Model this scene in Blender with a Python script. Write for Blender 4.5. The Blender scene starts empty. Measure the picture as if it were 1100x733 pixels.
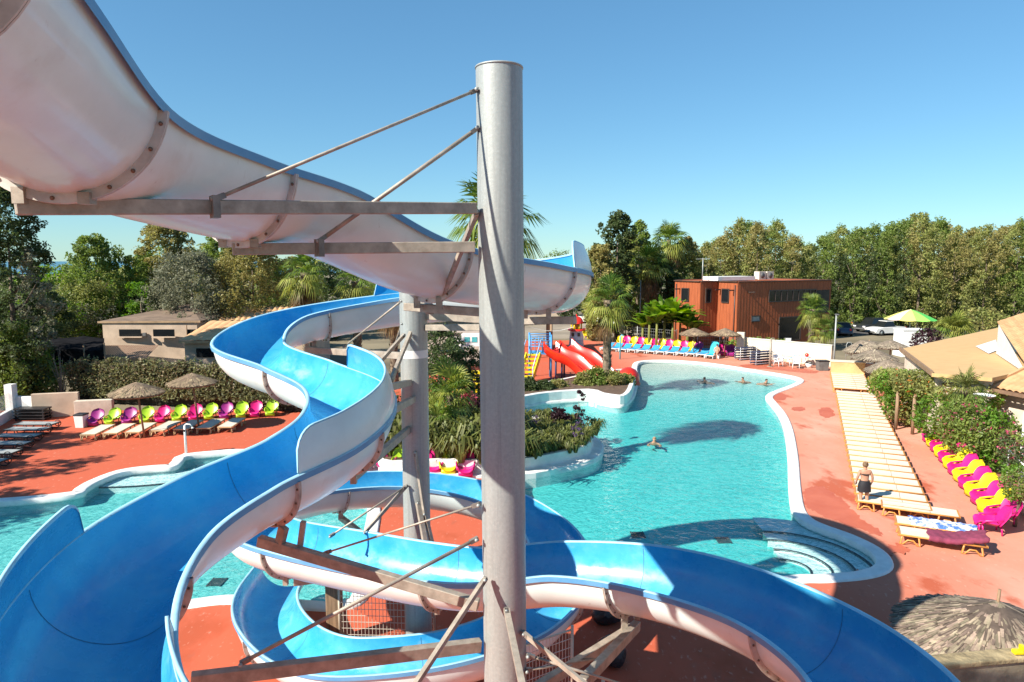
import bpy, bmesh, math, random
import numpy as np
from mathutils import Vector, Matrix
from mathutils.geometry import tessellate_polygon
random.seed(7); RNG = np.random.default_rng(11)
scene = bpy.context.scene
COL = scene.collection
PI = math.pi

# ------------------------------------------------------------------ camera maths
CAM_H, PITCH, FPX = 8.7, math.radians(6.73), 733.0
CT, ST = math.cos(PITCH), math.sin(PITCH)
def G(px, py, z=0.0):
    """world point at height z seen at photo pixel (1100x733)"""
    x = (px-550)/FPX; v = (366.5-py)/FPX
    dy = CT+v*ST; dz = -ST+v*CT
    t = (z-CAM_H)/dz
    return Vector((x*t, dy*t, z))
def XY(px, y, z=4.0):
    return Vector(((px-550)/FPX*(y*CT+(CAM_H-z)*ST), y, z))
def ZAT(py, y):
    return CAM_H + y*math.tan(math.atan((366.5-py)/FPX)-PITCH)
def PW(px, py, y):
    z = ZAT(py, y); return XY(px, y, z)

# ------------------------------------------------------------------ materials
MATS = {}
def hsvj(c, k): return tuple(max(0, min(1, v*k)) for v in c)
def mat(name, col, rough=.6, var=.18, scale=4.0, bump=0.0, bscale=None, metal=0.0, spec=.5, island=0.0, coat=0.0, col2=None, transl=0.0, stretch=None, detail=4, lo=.35, hi=.68):
    if name in MATS: return MATS[name]
    m = bpy.data.materials.new(name); m.use_nodes = True
    nt = m.node_tree; N = nt.nodes; L = nt.links
    bs = N['Principled BSDF']; out = N['Material Output']
    bs.inputs['Roughness'].default_value = rough; bs.inputs['Metallic'].default_value = metal
    bs.inputs['Specular IOR Level'].default_value = spec
    if coat: bs.inputs['Coat Weight'].default_value = coat; bs.inputs['Coat Roughness'].default_value = .08
    tc = N.new('ShaderNodeTexCoord'); src = tc.outputs['Object']
    if stretch:
        mp = N.new('ShaderNodeMapping'); mp.inputs['Scale'].default_value = stretch; L.new(src, mp.inputs[0]); src = mp.outputs[0]
    nz = N.new('ShaderNodeTexNoise'); nz.inputs['Scale'].default_value = scale; nz.inputs['Detail'].default_value = detail
    nz.inputs['Roughness'].default_value = .62; L.new(src, nz.inputs['Vector'])
    rp = N.new('ShaderNodeValToRGB'); L.new(nz.outputs['Fac'], rp.inputs['Fac'])
    c2 = col2 or hsvj(col, 1-var*1.6)
    rp.color_ramp.elements[0].position = lo; rp.color_ramp.elements[0].color = (*c2, 1)
    rp.color_ramp.elements[1].position = hi; rp.color_ramp.elements[1].color = (*(col if col2 else hsvj(col, 1+var*.5)), 1)
    cs = rp.outputs['Color']
    if island:
        ge = N.new('ShaderNodeNewGeometry'); hs = N.new('ShaderNodeHueSaturation')
        mr = N.new('ShaderNodeMapRange'); mr.inputs['To Min'].default_value = 1-island; mr.inputs['To Max'].default_value = 1+island
        L.new(ge.outputs['Random Per Island'], mr.inputs['Value']); L.new(mr.outputs[0], hs.inputs['Value'])
        m2 = N.new('ShaderNodeMapRange'); m2.inputs['To Min'].default_value = .5-island*.05; m2.inputs['To Max'].default_value = .5+island*.04
        mu = N.new('ShaderNodeMath'); mu.operation = 'FRACT'; ml = N.new('ShaderNodeMath'); ml.operation = 'MULTIPLY'; ml.inputs[1].default_value = 7.31
        L.new(ge.outputs['Random Per Island'], ml.inputs[0]); L.new(ml.outputs[0], mu.inputs[0]); L.new(mu.outputs[0], m2.inputs['Value']); L.new(m2.outputs[0], hs.inputs['Hue'])
        L.new(cs, hs.inputs['Color']); cs = hs.outputs['Color']
    L.new(cs, bs.inputs['Base Color'])
    if bump:
        nb = N.new('ShaderNodeTexNoise'); nb.inputs['Scale'].default_value = bscale or scale*4; nb.inputs['Detail'].default_value = 5; L.new(src, nb.inputs['Vector'])
        bp = N.new('ShaderNodeBump'); bp.inputs['Strength'].default_value = bump; bp.inputs['Distance'].default_value = .05
        L.new(nb.outputs['Fac'], bp.inputs['Height']); L.new(bp.outputs[0], bs.inputs['Normal'])
    if transl:
        tr = N.new('ShaderNodeBsdfTranslucent'); mx = N.new('ShaderNodeMixShader'); mx.inputs[0].default_value = transl
        hs2 = N.new('ShaderNodeHueSaturation'); hs2.inputs['Value'].default_value = 1.5; hs2.inputs['Saturation'].default_value = 1.1
        L.new(cs, hs2.inputs['Color']); L.new(hs2.outputs[0], tr.inputs['Color'])
        L.new(bs.outputs[0], mx.inputs[1]); L.new(tr.outputs[0], mx.inputs[2]); L.new(mx.outputs[0], out.inputs['Surface'])
    MATS[name] = m
    return m

# ------------------------------------------------------------------ mesh builder
class MB:
    def __init__(s): s.v = []; s.f = []; s.mi = []; s.sm = []
    def add(s, vs, fs, mi=0, smooth=False):
        o = len(s.v); s.v.extend([tuple(map(float, p)) for p in vs])
        for f in fs: s.f.append(tuple(i+o for i in f)); s.mi.append(mi); s.sm.append(smooth)
        return s
    def box(s, c, d, rz=0, mi=0, M=None):
        hx, hy, hz = d[0]/2, d[1]/2, d[2]/2
        ca, sa = math.cos(rz), math.sin(rz); vs = []
        for x in (-hx, hx):
            for y in (-hy, hy):
                for z in (-hz, hz):
                    p = Vector((x*ca-y*sa+c[0], x*sa+y*ca+c[1], z+c[2]))
                    vs.append(M @ p if M else p)
        return s.add(vs, [(0,1,3,2),(4,6,7,5),(0,4,5,1),(2,3,7,6),(0,2,6,4),(1,5,7,3)], mi)
    def beam(s, a, b, w, h, mi=0):
        a, b = Vector(a), Vector(b); t = (b-a).normalized()
        sd = t.cross(Vector((0,0,1)))
        if sd.length < 1e-3: sd = Vector((1,0,0))
        sd.normalize(); up = sd.cross(t)
        vs = []
        for p in (a, b):
            for i, j in ((-1,-1),(1,-1),(1,1),(-1,1)): vs.append(p+sd*i*w/2+up*j*h/2)
        return s.add(vs, [(3,2,1,0),(4,5,6,7),(0,1,5,4),(1,2,6,5),(2,3,7,6),(3,0,4,7)], mi)
    def tube(s, pts, r, n=8, mi=0, caps=True):
        pts = [Vector(p) for p in pts]; rr = r if isinstance(r, (list, tuple)) else [r]*len(pts)
        vs = []; prev = None
        for i, p in enumerate(pts):
            t = (pts[min(i+1, len(pts)-1)]-pts[max(i-1, 0)]).normalized()
            if prev is None:
                a = t.orthogonal().normalized()
            else:
                a = (prev - t*prev.dot(t)); a = a.normalized() if a.length > 1e-5 else t.orthogonal().normalized()
            prev = a; b = t.cross(a)
            for k in range(n):
                an = 2*PI*k/n; vs.append(p+(a*math.cos(an)+b*math.sin(an))*rr[i])
        fs = [(i*n+k, i*n+(k+1) % n, (i+1)*n+(k+1) % n, (i+1)*n+k) for i in range(len(pts)-1) for k in range(n)]
        s.add(vs, fs, mi, True)
        if caps:
            o = len(s.v)-len(vs)
            s.f.append(tuple(o+k for k in reversed(range(n)))); s.mi.append(mi); s.sm.append(False)
            s.f.append(tuple(o+(len(pts)-1)*n+k for k in range(n))); s.mi.append(mi); s.sm.append(False)
        return s
    def lathe(s, prof, c=(0,0,0), n=24, mi=0, jit=0, caps=False):
        vs = []
        for r, z in prof:
            for k in range(n):
                an = 2*PI*k/n; q = r*(1+random.uniform(-jit, jit)); vs.append((c[0]+q*math.cos(an), c[1]+q*math.sin(an), c[2]+z))
        fs = [(i*n+k, i*n+(k+1) % n, (i+1)*n+(k+1) % n, (i+1)*n+k) for i in range(len(prof)-1) for k in range(n)]
        if caps: fs += [tuple(reversed(range(n))), tuple((len(prof)-1)*n+k for k in range(n))]
        return s.add(vs, fs, mi, True)
    def sphere(s, c, r, mi=0, n=12, m=8, sc=(1,1,1)):
        prof = [(r*max(1e-3, math.sin(PI*i/m)), -r*math.cos(PI*i/m)) for i in range(m+1)]
        vs = []
        for q, z in prof:
            for k in range(n):
                an = 2*PI*k/n; vs.append((c[0]+q*math.cos(an)*sc[0], c[1]+q*math.sin(an)*sc[1], c[2]+z*sc[2]))
        fs = [(i*n+k, i*n+(k+1) % n, (i+1)*n+(k+1) % n, (i+1)*n+k) for i in range(m) for k in range(n)]
        return s.add(vs, fs, mi, True)
    def grid(s, P, mi=0, smooth=True, closed=False):
        """P: rows of points"""
        nr, nc = len(P), len(P[0]); vs = [p for r in P for p in r]
        cc = nc if closed else nc-1
        fs = [(i*nc+k, i*nc+(k+1) % nc, (i+1)*nc+(k+1) % nc, (i+1)*nc+k) for i in range(nr-1) for k in range(cc)]
        return s.add(vs, fs, mi, smooth)
    def quads(s, V, mi=0):
        """V: (n,4,3) numpy"""
        o = len(s.v); s.v.extend(map(tuple, V.reshape(-1, 3).tolist()))
        for i in range(len(V)): s.f.append((o+4*i, o+4*i+1, o+4*i+2, o+4*i+3)); s.mi.append(mi); s.sm.append(False)
        return s
    def build(s, name, mats, parent=None, loc=None):
        me = bpy.data.meshes.new(name); me.from_pydata(s.v, [], s.f)
        for m in (mats if isinstance(mats, (list, tuple)) else [mats]): me.materials.append(m)
        me.polygons.foreach_set('material_index', s.mi); me.polygons.foreach_set('use_smooth', s.sm); me.update()
        o = bpy.data.objects.new(name, me); COL.objects.link(o)
        if parent: o.parent = parent
        if loc is not None: o.location = loc
        return o
def bevel(o, w, seg=2):
    b = o.modifiers.new('bevel', 'BEVEL'); b.width = w; b.segments = seg; b.limit_method = 'ANGLE'; return o
def tag(o, label=None, cat=None, group=None, kind=None):
    if label: o['label'] = label
    if cat: o['category'] = cat
    if group: o['group'] = group
    if kind: o['kind'] = kind
    return o
def thing(name, label, cat, loc=(0,0,0), rz=0, group=None):
    o = bpy.data.objects.new(name, None); COL.objects.link(o); o.location = loc; o.rotation_euler = (0,0,rz); o.empty_display_size = .2
    return tag(o, label, cat, group)
def copy_tree(o, parent=None):
    c = o.copy(); COL.objects.link(c)
    if parent: c.parent = parent
    for ch in [x for x in COL.objects if x.parent == o]: copy_tree(ch, c)
    return c
CHILD = {}
def dup(proto, loc, rz, label, group=None, sc=None):
    c = copy_tree(proto); c.location = loc; c.rotation_euler = (0,0,rz); c['label'] = label
    if group: c['group'] = group
    if sc: c.scale = (sc, sc, sc) if not isinstance(sc, tuple) else sc
    return c
ORD = ['nearest','second','third','fourth','fifth','sixth','seventh','eighth','ninth','tenth','eleventh','twelfth','thirteenth','fourteenth','fifteenth','sixteenth','seventeenth','eighteenth','nineteenth','twentieth','twenty-first','twenty-second','twenty-third','twenty-fourth','twenty-fifth','twenty-sixth','twenty-seventh','twenty-eighth','twenty-ninth','thirtieth','thirty-first','thirty-second','thirty-third','thirty-fourth','thirty-fifth','thirty-sixth']
def nth(i, first): return first if i == 0 else ORD[i]

# palette
M_deck = None
WHITE_GEL = mat('white_gelcoat', (.69,.80,.785), .38, .08, 1.3, coat=.25, lo=.25, hi=.7, detail=6)
BLUE_GEL = mat('blue_gelcoat', (.008,.265,.55), .24, .10, .9, coat=.25, col2=(.07,.385,.62), detail=6, lo=.42, hi=.72)
BLUE_RIM = mat('blue_rim', (.07,.25,.48), .45, .2, 2.0, col2=(.13,.32,.52))
LIP_MAT = mat('lip_edge', (.34,.60,.75), .4, .15, 2.0)
FLANGE = mat('flange_gelcoat', (.52,.46,.40), .5, .25, 5)
BOLT = mat('rusty_bolt', (.20,.12,.08), .55, .3, 20, metal=.4)
GALV = mat('galvanised_steel', (.36,.385,.37), .5, .07, 26, metal=.3, bump=.04, bscale=60, detail=8)
GALV2 = mat('galvanised_beam', (.40,.345,.28), .55, .2, 6, metal=.25, bump=.05, bscale=30)
WHITE = mat('white_paint', (.78,.77,.74), .5, .06, 3)
COPING = mat('coping_white', (.80,.78,.74), .6, .1, 2)
CREAM = mat('cream_render', (.66,.58,.44), .8, .1, 1.2, bump=.1, bscale=20)
TANW = mat('tan_render', (.58,.44,.32), .85, .14, .8, bump=.1, bscale=18)
TILE = mat('terracotta_tile', (.50,.26,.12), .8, .35, 1.6, col2=(.60,.38,.19), detail=8)
WOODC = mat('red_cedar_boards', (.44,.115,.038), .65, .3, 2.2, stretch=(6,6,.35), col2=(.28,.072,.026))
WOOD = mat('weathered_wood', (.30,.19,.11), .75, .3, 3, stretch=(6,6,.5))
DARK = mat('dark_glass', (.012,.014,.016), .15, .1, 2)
BLACK = mat('black_plastic', (.018,.018,.020), .5, .2, 4)
GREYP = mat('grey_plastic', (.12,.12,.12), .6, .15, 4)
CANVAS = mat('beige_canvas', (.66,.585,.47), .8, .08, 3, stretch=(1,8,1))
AMBER = mat('amber_plastic', (.56,.24,.055), .42, .12, 3)
TANPL = mat('tan_frame', (.55,.38,.20), .5, .12, 3)
NAVYC = mat('grey_mesh_fabric', (.33,.35,.34), .7, .1, 6)
PINK = mat('magenta_plastic', (.68,.012,.19), .38, .1, 2)
YEL = mat('yellow_plastic', (.75,.60,.01), .38, .1, 2)
LIME = mat('lime_plastic', (.38,.60,.02), .38, .1, 2)
PURP = mat('plum_plastic', (.32,.02,.20), .42, .1, 2)
BLUEC = mat('blue_canvas', (.035,.30,.56), .7, .1, 3)
WHITEPL = mat('white_plastic', (.78,.78,.76), .4, .05, 3)
THATCH = mat('thatch_straw', (.34,.25,.15), .9, .3, 3, island=.35, bump=.2, bscale=30)
THATCHD = mat('thatch_grey', (.33,.27,.19), .9, .3, 3, island=.35)
SOIL = mat('soil', (.13,.08,.05), .95, .3, 4, bump=.4)
BARK = mat('tree_bark', (.16,.12,.085), .9, .3, 5, bump=.4)
PBARK = mat('palm_trunk_bark', (.20,.15,.10), .9, .35, 7, bump=.6, bscale=14)
RED = mat('red_gelcoat', (.72,.028,.012), .3, .08, 2, coat=.3)
CONC = mat('rough_concrete', (.36,.30,.20), .9, .3, 2.5, bump=.4, bscale=14)
STONEW = mat('pale_render', (.62,.53,.42), .85, .16, 1.5, bump=.1)
def leafmat(name, c, isl=.35, tr=.4, var=.2): return mat(name, c, .5, var, .45, island=isl, transl=tr, spec=.35)
LF = dict(
 dark=leafmat('leaf_dark', (.085,.12,.042)), mid=leafmat('leaf_mid', (.19,.255,.055)), olive=leafmat('leaf_olive', (.28,.30,.09)),
 silver=leafmat('leaf_silver', (.22,.225,.145)), bright=leafmat('leaf_bright', (.13,.25,.025)), brown=leafmat('leaf_brownish', (.32,.29,.10)),
 lime=leafmat('leaf_lime', (.19,.31,.025)), hedge=leafmat('leaf_hedge', (.21,.215,.10), .6), palm=leafmat('leaf_palm', (.15,.225,.04)), palmy=leafmat('leaf_palm_yellow', (.30,.33,.07)),
 dead=leafmat('leaf_dead', (.24,.15,.065)), strap=leafmat('leaf_strap', (.17,.19,.05), .5), plum=leafmat('leaf_plum', (.055,.022,.03)), purple=leafmat('petal_purple', (.16,.08,.22)), pinkf=leafmat('petal_pink', (.62,.12,.20)), orange=leafmat('petal_orange', (.50,.17,.04)))

def layer(m, col, scale, lo, hi, fac, stretch=(1,1,1), seed=0, rough=None):
    """weathering laid over a material: stains, bleaching, drips"""
    nt = m.node_tree; N, L = nt.nodes, nt.links; bs = N['Principled BSDF']; prev = bs.inputs['Base Color'].links[0].from_socket
    tc = N.new('ShaderNodeTexCoord'); mp = N.new('ShaderNodeMapping'); mp.inputs['Scale'].default_value = stretch; mp.inputs['Location'].default_value = (seed, -seed, seed*.5); L.new(tc.outputs['Object'], mp.inputs[0])
    nz = N.new('ShaderNodeTexNoise'); nz.inputs['Scale'].default_value = scale; nz.inputs['Detail'].default_value = 7; nz.inputs['Roughness'].default_value = .65; L.new(mp.outputs[0], nz.inputs['Vector'])
    r = N.new('ShaderNodeMapRange'); r.inputs['From Min'].default_value = lo; r.inputs['From Max'].default_value = hi; r.inputs['To Max'].default_value = fac; L.new(nz.outputs['Fac'], r.inputs['Value'])
    x = N.new('ShaderNodeMix'); x.data_type = 'RGBA'; x.inputs[7].default_value = (*col,1); L.new(r.outputs[0], x.inputs[0]); L.new(prev, x.inputs[6]); L.new(x.outputs[2], bs.inputs['Base Color'])
    if rough:
        q = N.new('ShaderNodeMapRange'); q.inputs['From Min'].default_value = lo-.15; q.inputs['From Max'].default_value = hi; q.inputs['To Min'].default_value = rough[0]; q.inputs['To Max'].default_value = rough[1]; L.new(nz.outputs['Fac'], q.inputs['Value']); L.new(q.outputs[0], bs.inputs['Roughness'])
layer(BLUE_GEL, (.30,.50,.64), 2.6, .55, .76, .34, (1,1,1.6), 3, (.18,.55))
layer(BLUE_GEL, (.008,.20,.43), 1.4, .56, .75, .5, (1,1,.5), 8)
layer(WHITE_GEL, (.42,.36,.28), 1.6, .58, .80, .35, (1,1,.6), 2)
layer(WHITE_GEL, (.20,.17,.14), 9, .66, .76, .5, (1,1,.35), 5)
layer(GALV, (.24,.25,.245), 3.2, .48, .68, .6, (5,5,.18), 4)
layer(GALV, (.52,.53,.51), 30, .55, .7, .35, (1,1,1), 6)
layer(GALV2, (.20,.12,.07), 7, .60, .74, .6, (1,1,1), 1)
# ------------------------------------------------------------------ SETTING: ground, deck, pools
def poly_world(px): return [G(x, y, 0) for x, y in px]
def smooth_loop(pts, n=4):
    out = []; N = len(pts)
    for i in range(N):
        p0, p1, p2, p3 = pts[i-1], pts[i], pts[(i+1) % N], pts[(i+2) % N]
        for k in range(n):
            u = k/n
            out.append(.5*((2*p1)+(p2-p0)*u+(2*p0-5*p1+4*p2-p3)*u*u+(-p0+3*p1-3*p2+p3)*u**3))
    return out
MAINP = smooth_loop(poly_world([(690,389),(720,388),(760,391),(800,397),(838,403),(855,407),(856,411),(845,416),(829,422),(823,427),(828,434),(837,446),(843,462),(847,490),(848,520),(851,545),(860,558),(877,567),(907,578),(931,590),(942,601),(939,610),(917,616),(880,619),(850,620),(780,632),(700,638),(630,618),(590,585),(566,545),(556,513),(605,505),(637,496),(647,486),(643,474),(610,458),(560,456),(526,452),(521,446),(560,437),(589,432),(632,429),(645,433),(666,436),(677,431),(683,420),(685,405),(684,395)]), 4)
LEFTP = smooth_loop(poly_world([(-330,560),(-120,545),(0,540),(80,532),(93,525),(105,518),(131,508),(160,504),(186,502),(195,496),(200,491),(225,488),(262,486),(310,492),(352,503),(385,525),(396,545),(392,575),(386,610),(380,640),(366,648),(330,647),(257,641),(205,646),(160,655),(60,690),(-60,720),(-330,700)]), 4)
def area2(l): return sum(l[i].x*l[(i+1) % len(l)].y-l[(i+1) % len(l)].x*l[i].y for i in range(len(l)))
if area2(MAINP) < 0: MAINP.reverse()
if area2(LEFTP) < 0: LEFTP.reverse()
def offset_loop(l, d):
    """positive d = outward for a counter-clockwise loop"""
    out = []; N = len(l)
    for i in range(N):
        t = (l[(i+1) % N]-l[i-1]); n = Vector((t.y, -t.x, 0)).normalized(); out.append(l[i]+n*d)
    return out
def holed_sheet(name, outer, holes, z, m):
    loops = [[Vector((p.x, p.y, 0)) for p in outer]]+[[Vector((p.x, p.y, 0)) for p in h] for h in holes]
    tris = tessellate_polygon(loops); vs = [(p.x, p.y, z) for l in loops for p in l]
    me = bpy.data.meshes.new(name); fs = []
    for a, b, c in tris:
        A, B, C_ = (Vector(vs[i]) for i in (a, b, c))
        fs.append((a, b, c) if (B-A).cross(C_-A).z > 0 else (a, c, b))
    me.from_pydata(vs, [], fs); me.materials.append(m); me.update()
    o = bpy.data.objects.new(name, me); COL.objects.link(o); return tag(o, kind='structure')
# deck material: terracotta resin deck, faded towards the sunny side, damp patches
def deck_material():
    m = mat('terracotta_deck', (.61,.275,.19), .85, .1, .35, col2=(.55,.23,.15), spec=.12, bump=.06, bscale=40, detail=6)
    nt = m.node_tree; N, L = nt.nodes, nt.links; bs = N['Principled BSDF']
    base = bs.inputs['Base Color'].links[0].from_socket
    tc = N.new('ShaderNodeTexCoord')
    sx = N.new('ShaderNodeSeparateXYZ'); L.new(tc.outputs['Object'], sx.inputs[0])
    mr = N.new('ShaderNodeMapRange'); mr.inputs['From Min'].default_value = 7; mr.inputs['From Max'].default_value = 14; L.new(sx.outputs['X'], mr.inputs['Value'])
    m1 = N.new('ShaderNodeMix'); m1.data_type = 'RGBA'; m1.inputs[6].default_value = (.49,.110,.058,1); L.new(mr.outputs[0], m1.inputs[0])
    def blot(scale, lo, hi, colr, prev, fac=1, seed=0):
        nz = N.new('ShaderNodeTexNoise'); nz.inputs['Scale'].default_value = scale; nz.inputs['Detail'].default_value = 6; nz.inputs['Roughness'].default_value = .6
        mp = N.new('ShaderNodeMapping'); mp.inputs['Location'].default_value = (seed, seed*2, 0); mp.inputs['Scale'].default_value = (1, .55, 1)
        L.new(tc.outputs['Object'], mp.inputs[0]); L.new(mp.outputs[0], nz.inputs['Vector'])
        r = N.new('ShaderNodeMapRange'); r.inputs['From Min'].default_value = lo; r.inputs['From Max'].default_value = hi; r.inputs['To Max'].default_value = fac; L.new(nz.outputs['Fac'], r.inputs['Value'])
        x = N.new('ShaderNodeMix'); x.data_type = 'RGBA'; x.inputs[7].default_value = (*colr, 1); L.new(r.outputs[0], x.inputs[0]); L.new(prev, x.inputs[6]); return x.outputs[2]
    pale = blot(.22, .52, .66, (.65,.335,.245), base, .85, 3); L.new(pale, m1.inputs[7]); c = m1.outputs[2]
    c = blot(.30, .57, .63, (.40,.085,.04), c, .85, 9)
    c = blot(.9, .60, .68, (.40,.14,.09), c, .5, 21)
    c = blot(2.2, .60, .72, (.34,.10,.06), c, .5, 5)
    c = blot(7, .60, .70, (.70,.42,.32), c, .35, 31)
    L.new(c, bs.inputs['Base Color']); return m
M_deck = deck_material()
M_ground = mat('dry_ground', (.22,.18,.11), .95, .35, .08, bump=.3, bscale=3, detail=8)
M_asph = mat('asphalt', (.085,.082,.080), .9, .2, .4, bump=.1, bscale=12)
M_tanroad = mat('gravel_road', (.30,.25,.19), .95, .2, .3, bump=.1, bscale=6)
big = [Vector(p) for p in ((-4000,-60,0),(4000,-60,0),(4000,6000,0),(-4000,6000,0))]
mo, lo_ = offset_loop(MAINP, .02), offset_loop(LEFTP, .02)
holed_sheet('ground', big, [mo, lo_], -.006, M_ground)
deckpoly = [Vector(p) for p in ((-34,-12,0),(22,-12,0),(24,20,0),(28,34,0),(31,46,0),(35.5,55,0),(23,59.5,0),(21.5,66,0),(17,68.5,0),(8,74.5,0),(-3,74,0),(-6,58,0),(-8,47,0),(-12.2,39.6,0),(-27,39,0),(-34,39,0))]
holed_sheet('pool_deck', deckpoly, [mo, lo_], 0.0, M_deck)
for nm, pts, m, z in (('road', ((24,74),(40,79.5),(75,79),(75,97),(20,97),(16,86)), M_asph, .004), ('track', ((-6,76),(9,76),(16.5,80.5),(20,97),(4,99),(-6,92)), M_tanroad, .002)):
    b = MB(); b.add([(x, y, z) for x, y in pts], [tuple(range(len(pts)))]); tag(b.build(nm, m), kind='structure')
for px in range(4):
    pass
b = MB(); b.add([(-4000,420,.5),(-60,420,.5),(300,7000,.5),(-4000,7000,.5)], [(0,1,2,3)])
tag(b.build('sea', mat('sea_water', (.03,.13,.20), .25, .1, .01)), kind='structure')

# pool floor
def floor_mat():
    m = mat('pool_floor_mosaic', (.075,.50,.48), .6, .06, .5, col2=(.065,.46,.45)); nt = m.node_tree; N, L = nt.nodes, nt.links; bs = N['Principled BSDF']
    base = bs.inputs['Base Color'].links[0].from_socket
    at = N.new('ShaderNodeVertexColor'); at.layer_name = 'beach'
    x = N.new('ShaderNodeMix'); x.data_type = 'RGBA'; L.new(at.outputs['Color'], x.inputs[0]); L.new(base, x.inputs[6]); x.inputs[7].default_value = (.56,.53,.45,1)
    L.new(x.outputs[2], bs.inputs['Base Color']); return m
M_floor = floor_mat()
def inside(l, x, y):
    c = False; j = len(l)-1
    for i in range(len(l)):
        if ((l[i].y > y) != (l[j].y > y)) and (x < (l[j].x-l[i].x)*(y-l[i].y)/(l[j].y-l[i].y)+l[i].x): c = not c
        j = i
    return c
def basin(loop, name, depthf, beachf, step):
    xs = [p.x for p in loop]; ys = [p.y for p in loop]
    x0, x1, y0, y1 = min(xs)-.1, max(xs)+.1, min(ys)-.1, max(ys)+.1
    nx, ny = int((x1-x0)/step)+1, int((y1-y0)/step)+1
    P = [[(x0+(x1-x0)*i/nx, y0+(y1-y0)*j/ny, depthf(x0+(x1-x0)*i/nx, y0+(y1-y0)*j/ny)) for i in range(nx+1)] for j in range(ny+1)]
    b = MB(); b.grid(P); o = b.build(name, M_floor); tag(o, kind='structure')
    ca = o.data.color_attributes.new('beach', 'FLOAT_COLOR', 'POINT')
    for i, v in enumerate(o.data.vertices): k = beachf(v.co.x, v.co.y); ca.data[i].color = (k, k, k, 1)
    w = MB(); w.grid([[(p.x, p.y, .0) for p in loop], [(p.x, p.y, -1.5) for p in loop]], closed=True); tag(w.build('pool_wall', mat('pool_wall_mosaic', (.30,.55,.56), .6, .06, 2)), kind='structure')
def sst(a, b, x): t = max(0, min(1, (x-a)/(b-a))); return t*t*(3-2*t)
dm = lambda x, y: -.52+.30*sst(36, 56, y-.28*x+2)
basin(MAINP, 'pool_floor', dm, lambda x, y: sst(40, 58, y-.28*x+2), .8)
basin(LEFTP, 'splash_pool_floor', lambda x, y: -.50, lambda x, y: .12, .8)
# water: clear rippled surface with a sky sheen; ripple light pattern put into the tint
def water_mat():
    m = bpy.data.materials.new('pool_water'); m.use_nodes = True; N, L = m.node_tree.nodes, m.node_tree.links
    for n in list(N): N.remove(n)
    out = N.new('ShaderNodeOutputMaterial'); tc = N.new('ShaderNodeTexCoord')
    mp = N.new('ShaderNodeMapping'); mp.inputs['Scale'].default_value = (1,1,1); L.new(tc.outputs['Object'], mp.inputs[0])
    vo = N.new('ShaderNodeTexNoise'); vo.inputs['Scale'].default_value = 2.9; vo.inputs['Detail'].default_value = 3; vo.inputs['Roughness'].default_value = .55; vo.inputs['Distortion'].default_value = 1.1; L.new(mp.outputs[0], vo.inputs['Vector'])
    bp = N.new('ShaderNodeBump'); bp.inputs['Strength'].default_value = .8; bp.inputs['Distance'].default_value = .13; L.new(vo.outputs['Fac'], bp.inputs['Height'])
    tr = N.new('ShaderNodeBsdfRefraction'); tr.inputs['IOR'].default_value = 1.0
    tp = N.new('ShaderNodeBsdfTransparent'); lf = N.new('ShaderNodeLayerWeight'); lf.inputs['Blend'].default_value = .5; b2_ = N.new('ShaderNodeBump'); b2_.inputs['Strength'].default_value = 1; b2_.inputs['Distance'].default_value = .34; L.new(vo.outputs['Fac'], b2_.inputs['Height']); L.new(b2_.outputs[0], lf.inputs['Normal']); cr = N.new('ShaderNodeValToRGB'); cr.color_ramp.elements[0].position = .52; cr.color_ramp.elements[0].color = (.97,1,1,1); cr.color_ramp.elements[1].position = .96; cr.color_ramp.elements[1].color = (.34,.60,.61,1); L.new(lf.outputs['Facing'], cr.inputs['Fac']); L.new(cr.outputs[0], tp.inputs['Color'])
    gl = N.new('ShaderNodeBsdfGlossy'); gl.inputs['Roughness'].default_value = .06; L.new(bp.outputs[0], gl.inputs['Normal'])
    lw = N.new('ShaderNodeFresnel'); lw.inputs['IOR'].default_value = 1.2; L.new(bp.outputs[0], lw.inputs['Normal'])
    mx = N.new('ShaderNodeMixShader'); ge = N.new('ShaderNodeNewGeometry'); iv = N.new('ShaderNodeMath'); iv.operation = 'SUBTRACT'; iv.inputs[0].default_value = 1.0; L.new(ge.outputs['Backfacing'], iv.inputs[1]); mu = N.new('ShaderNodeMath'); mu.operation = 'MULTIPLY'; L.new(lw.outputs[0], mu.inputs[0]); L.new(iv.outputs[0], mu.inputs[1]); mk = N.new('ShaderNodeMath'); mk.operation = 'MULTIPLY'; mk.inputs[1].default_value = .45; L.new(mu.outputs[0], mk.inputs[0]); L.new(mk.outputs[0], mx.inputs[0]); L.new(tp.outputs[0], mx.inputs[1]); L.new(gl.outputs[0], mx.inputs[2])
    L.new(mx.outputs[0], out.inputs['Surface']); N.remove(tr); return m
M_water = water_mat()
for nm, l in (('pool_water', MAINP), ('splash_pool_water', LEFTP)):
    o = holed_sheet(nm, offset_loop(l, .01), [], -.12, M_water)
# coping ring
def ring(name, loop, prof, m, kind='structure'):
    b = MB(); rows = []
    for d, z in prof: rows.append([(p.x, p.y, z) for p in offset_loop(loop, d)])
    b.grid(rows, closed=True); o = b.build(name, m); return tag(o, kind=kind)
for l in (MAINP, LEFTP): ring('pool_coping', l, [(-.04,-.16),(-.05,.03),(-.02,.05),(.36,.055),(.40,.04),(.42,-.01)], COPING)
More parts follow.
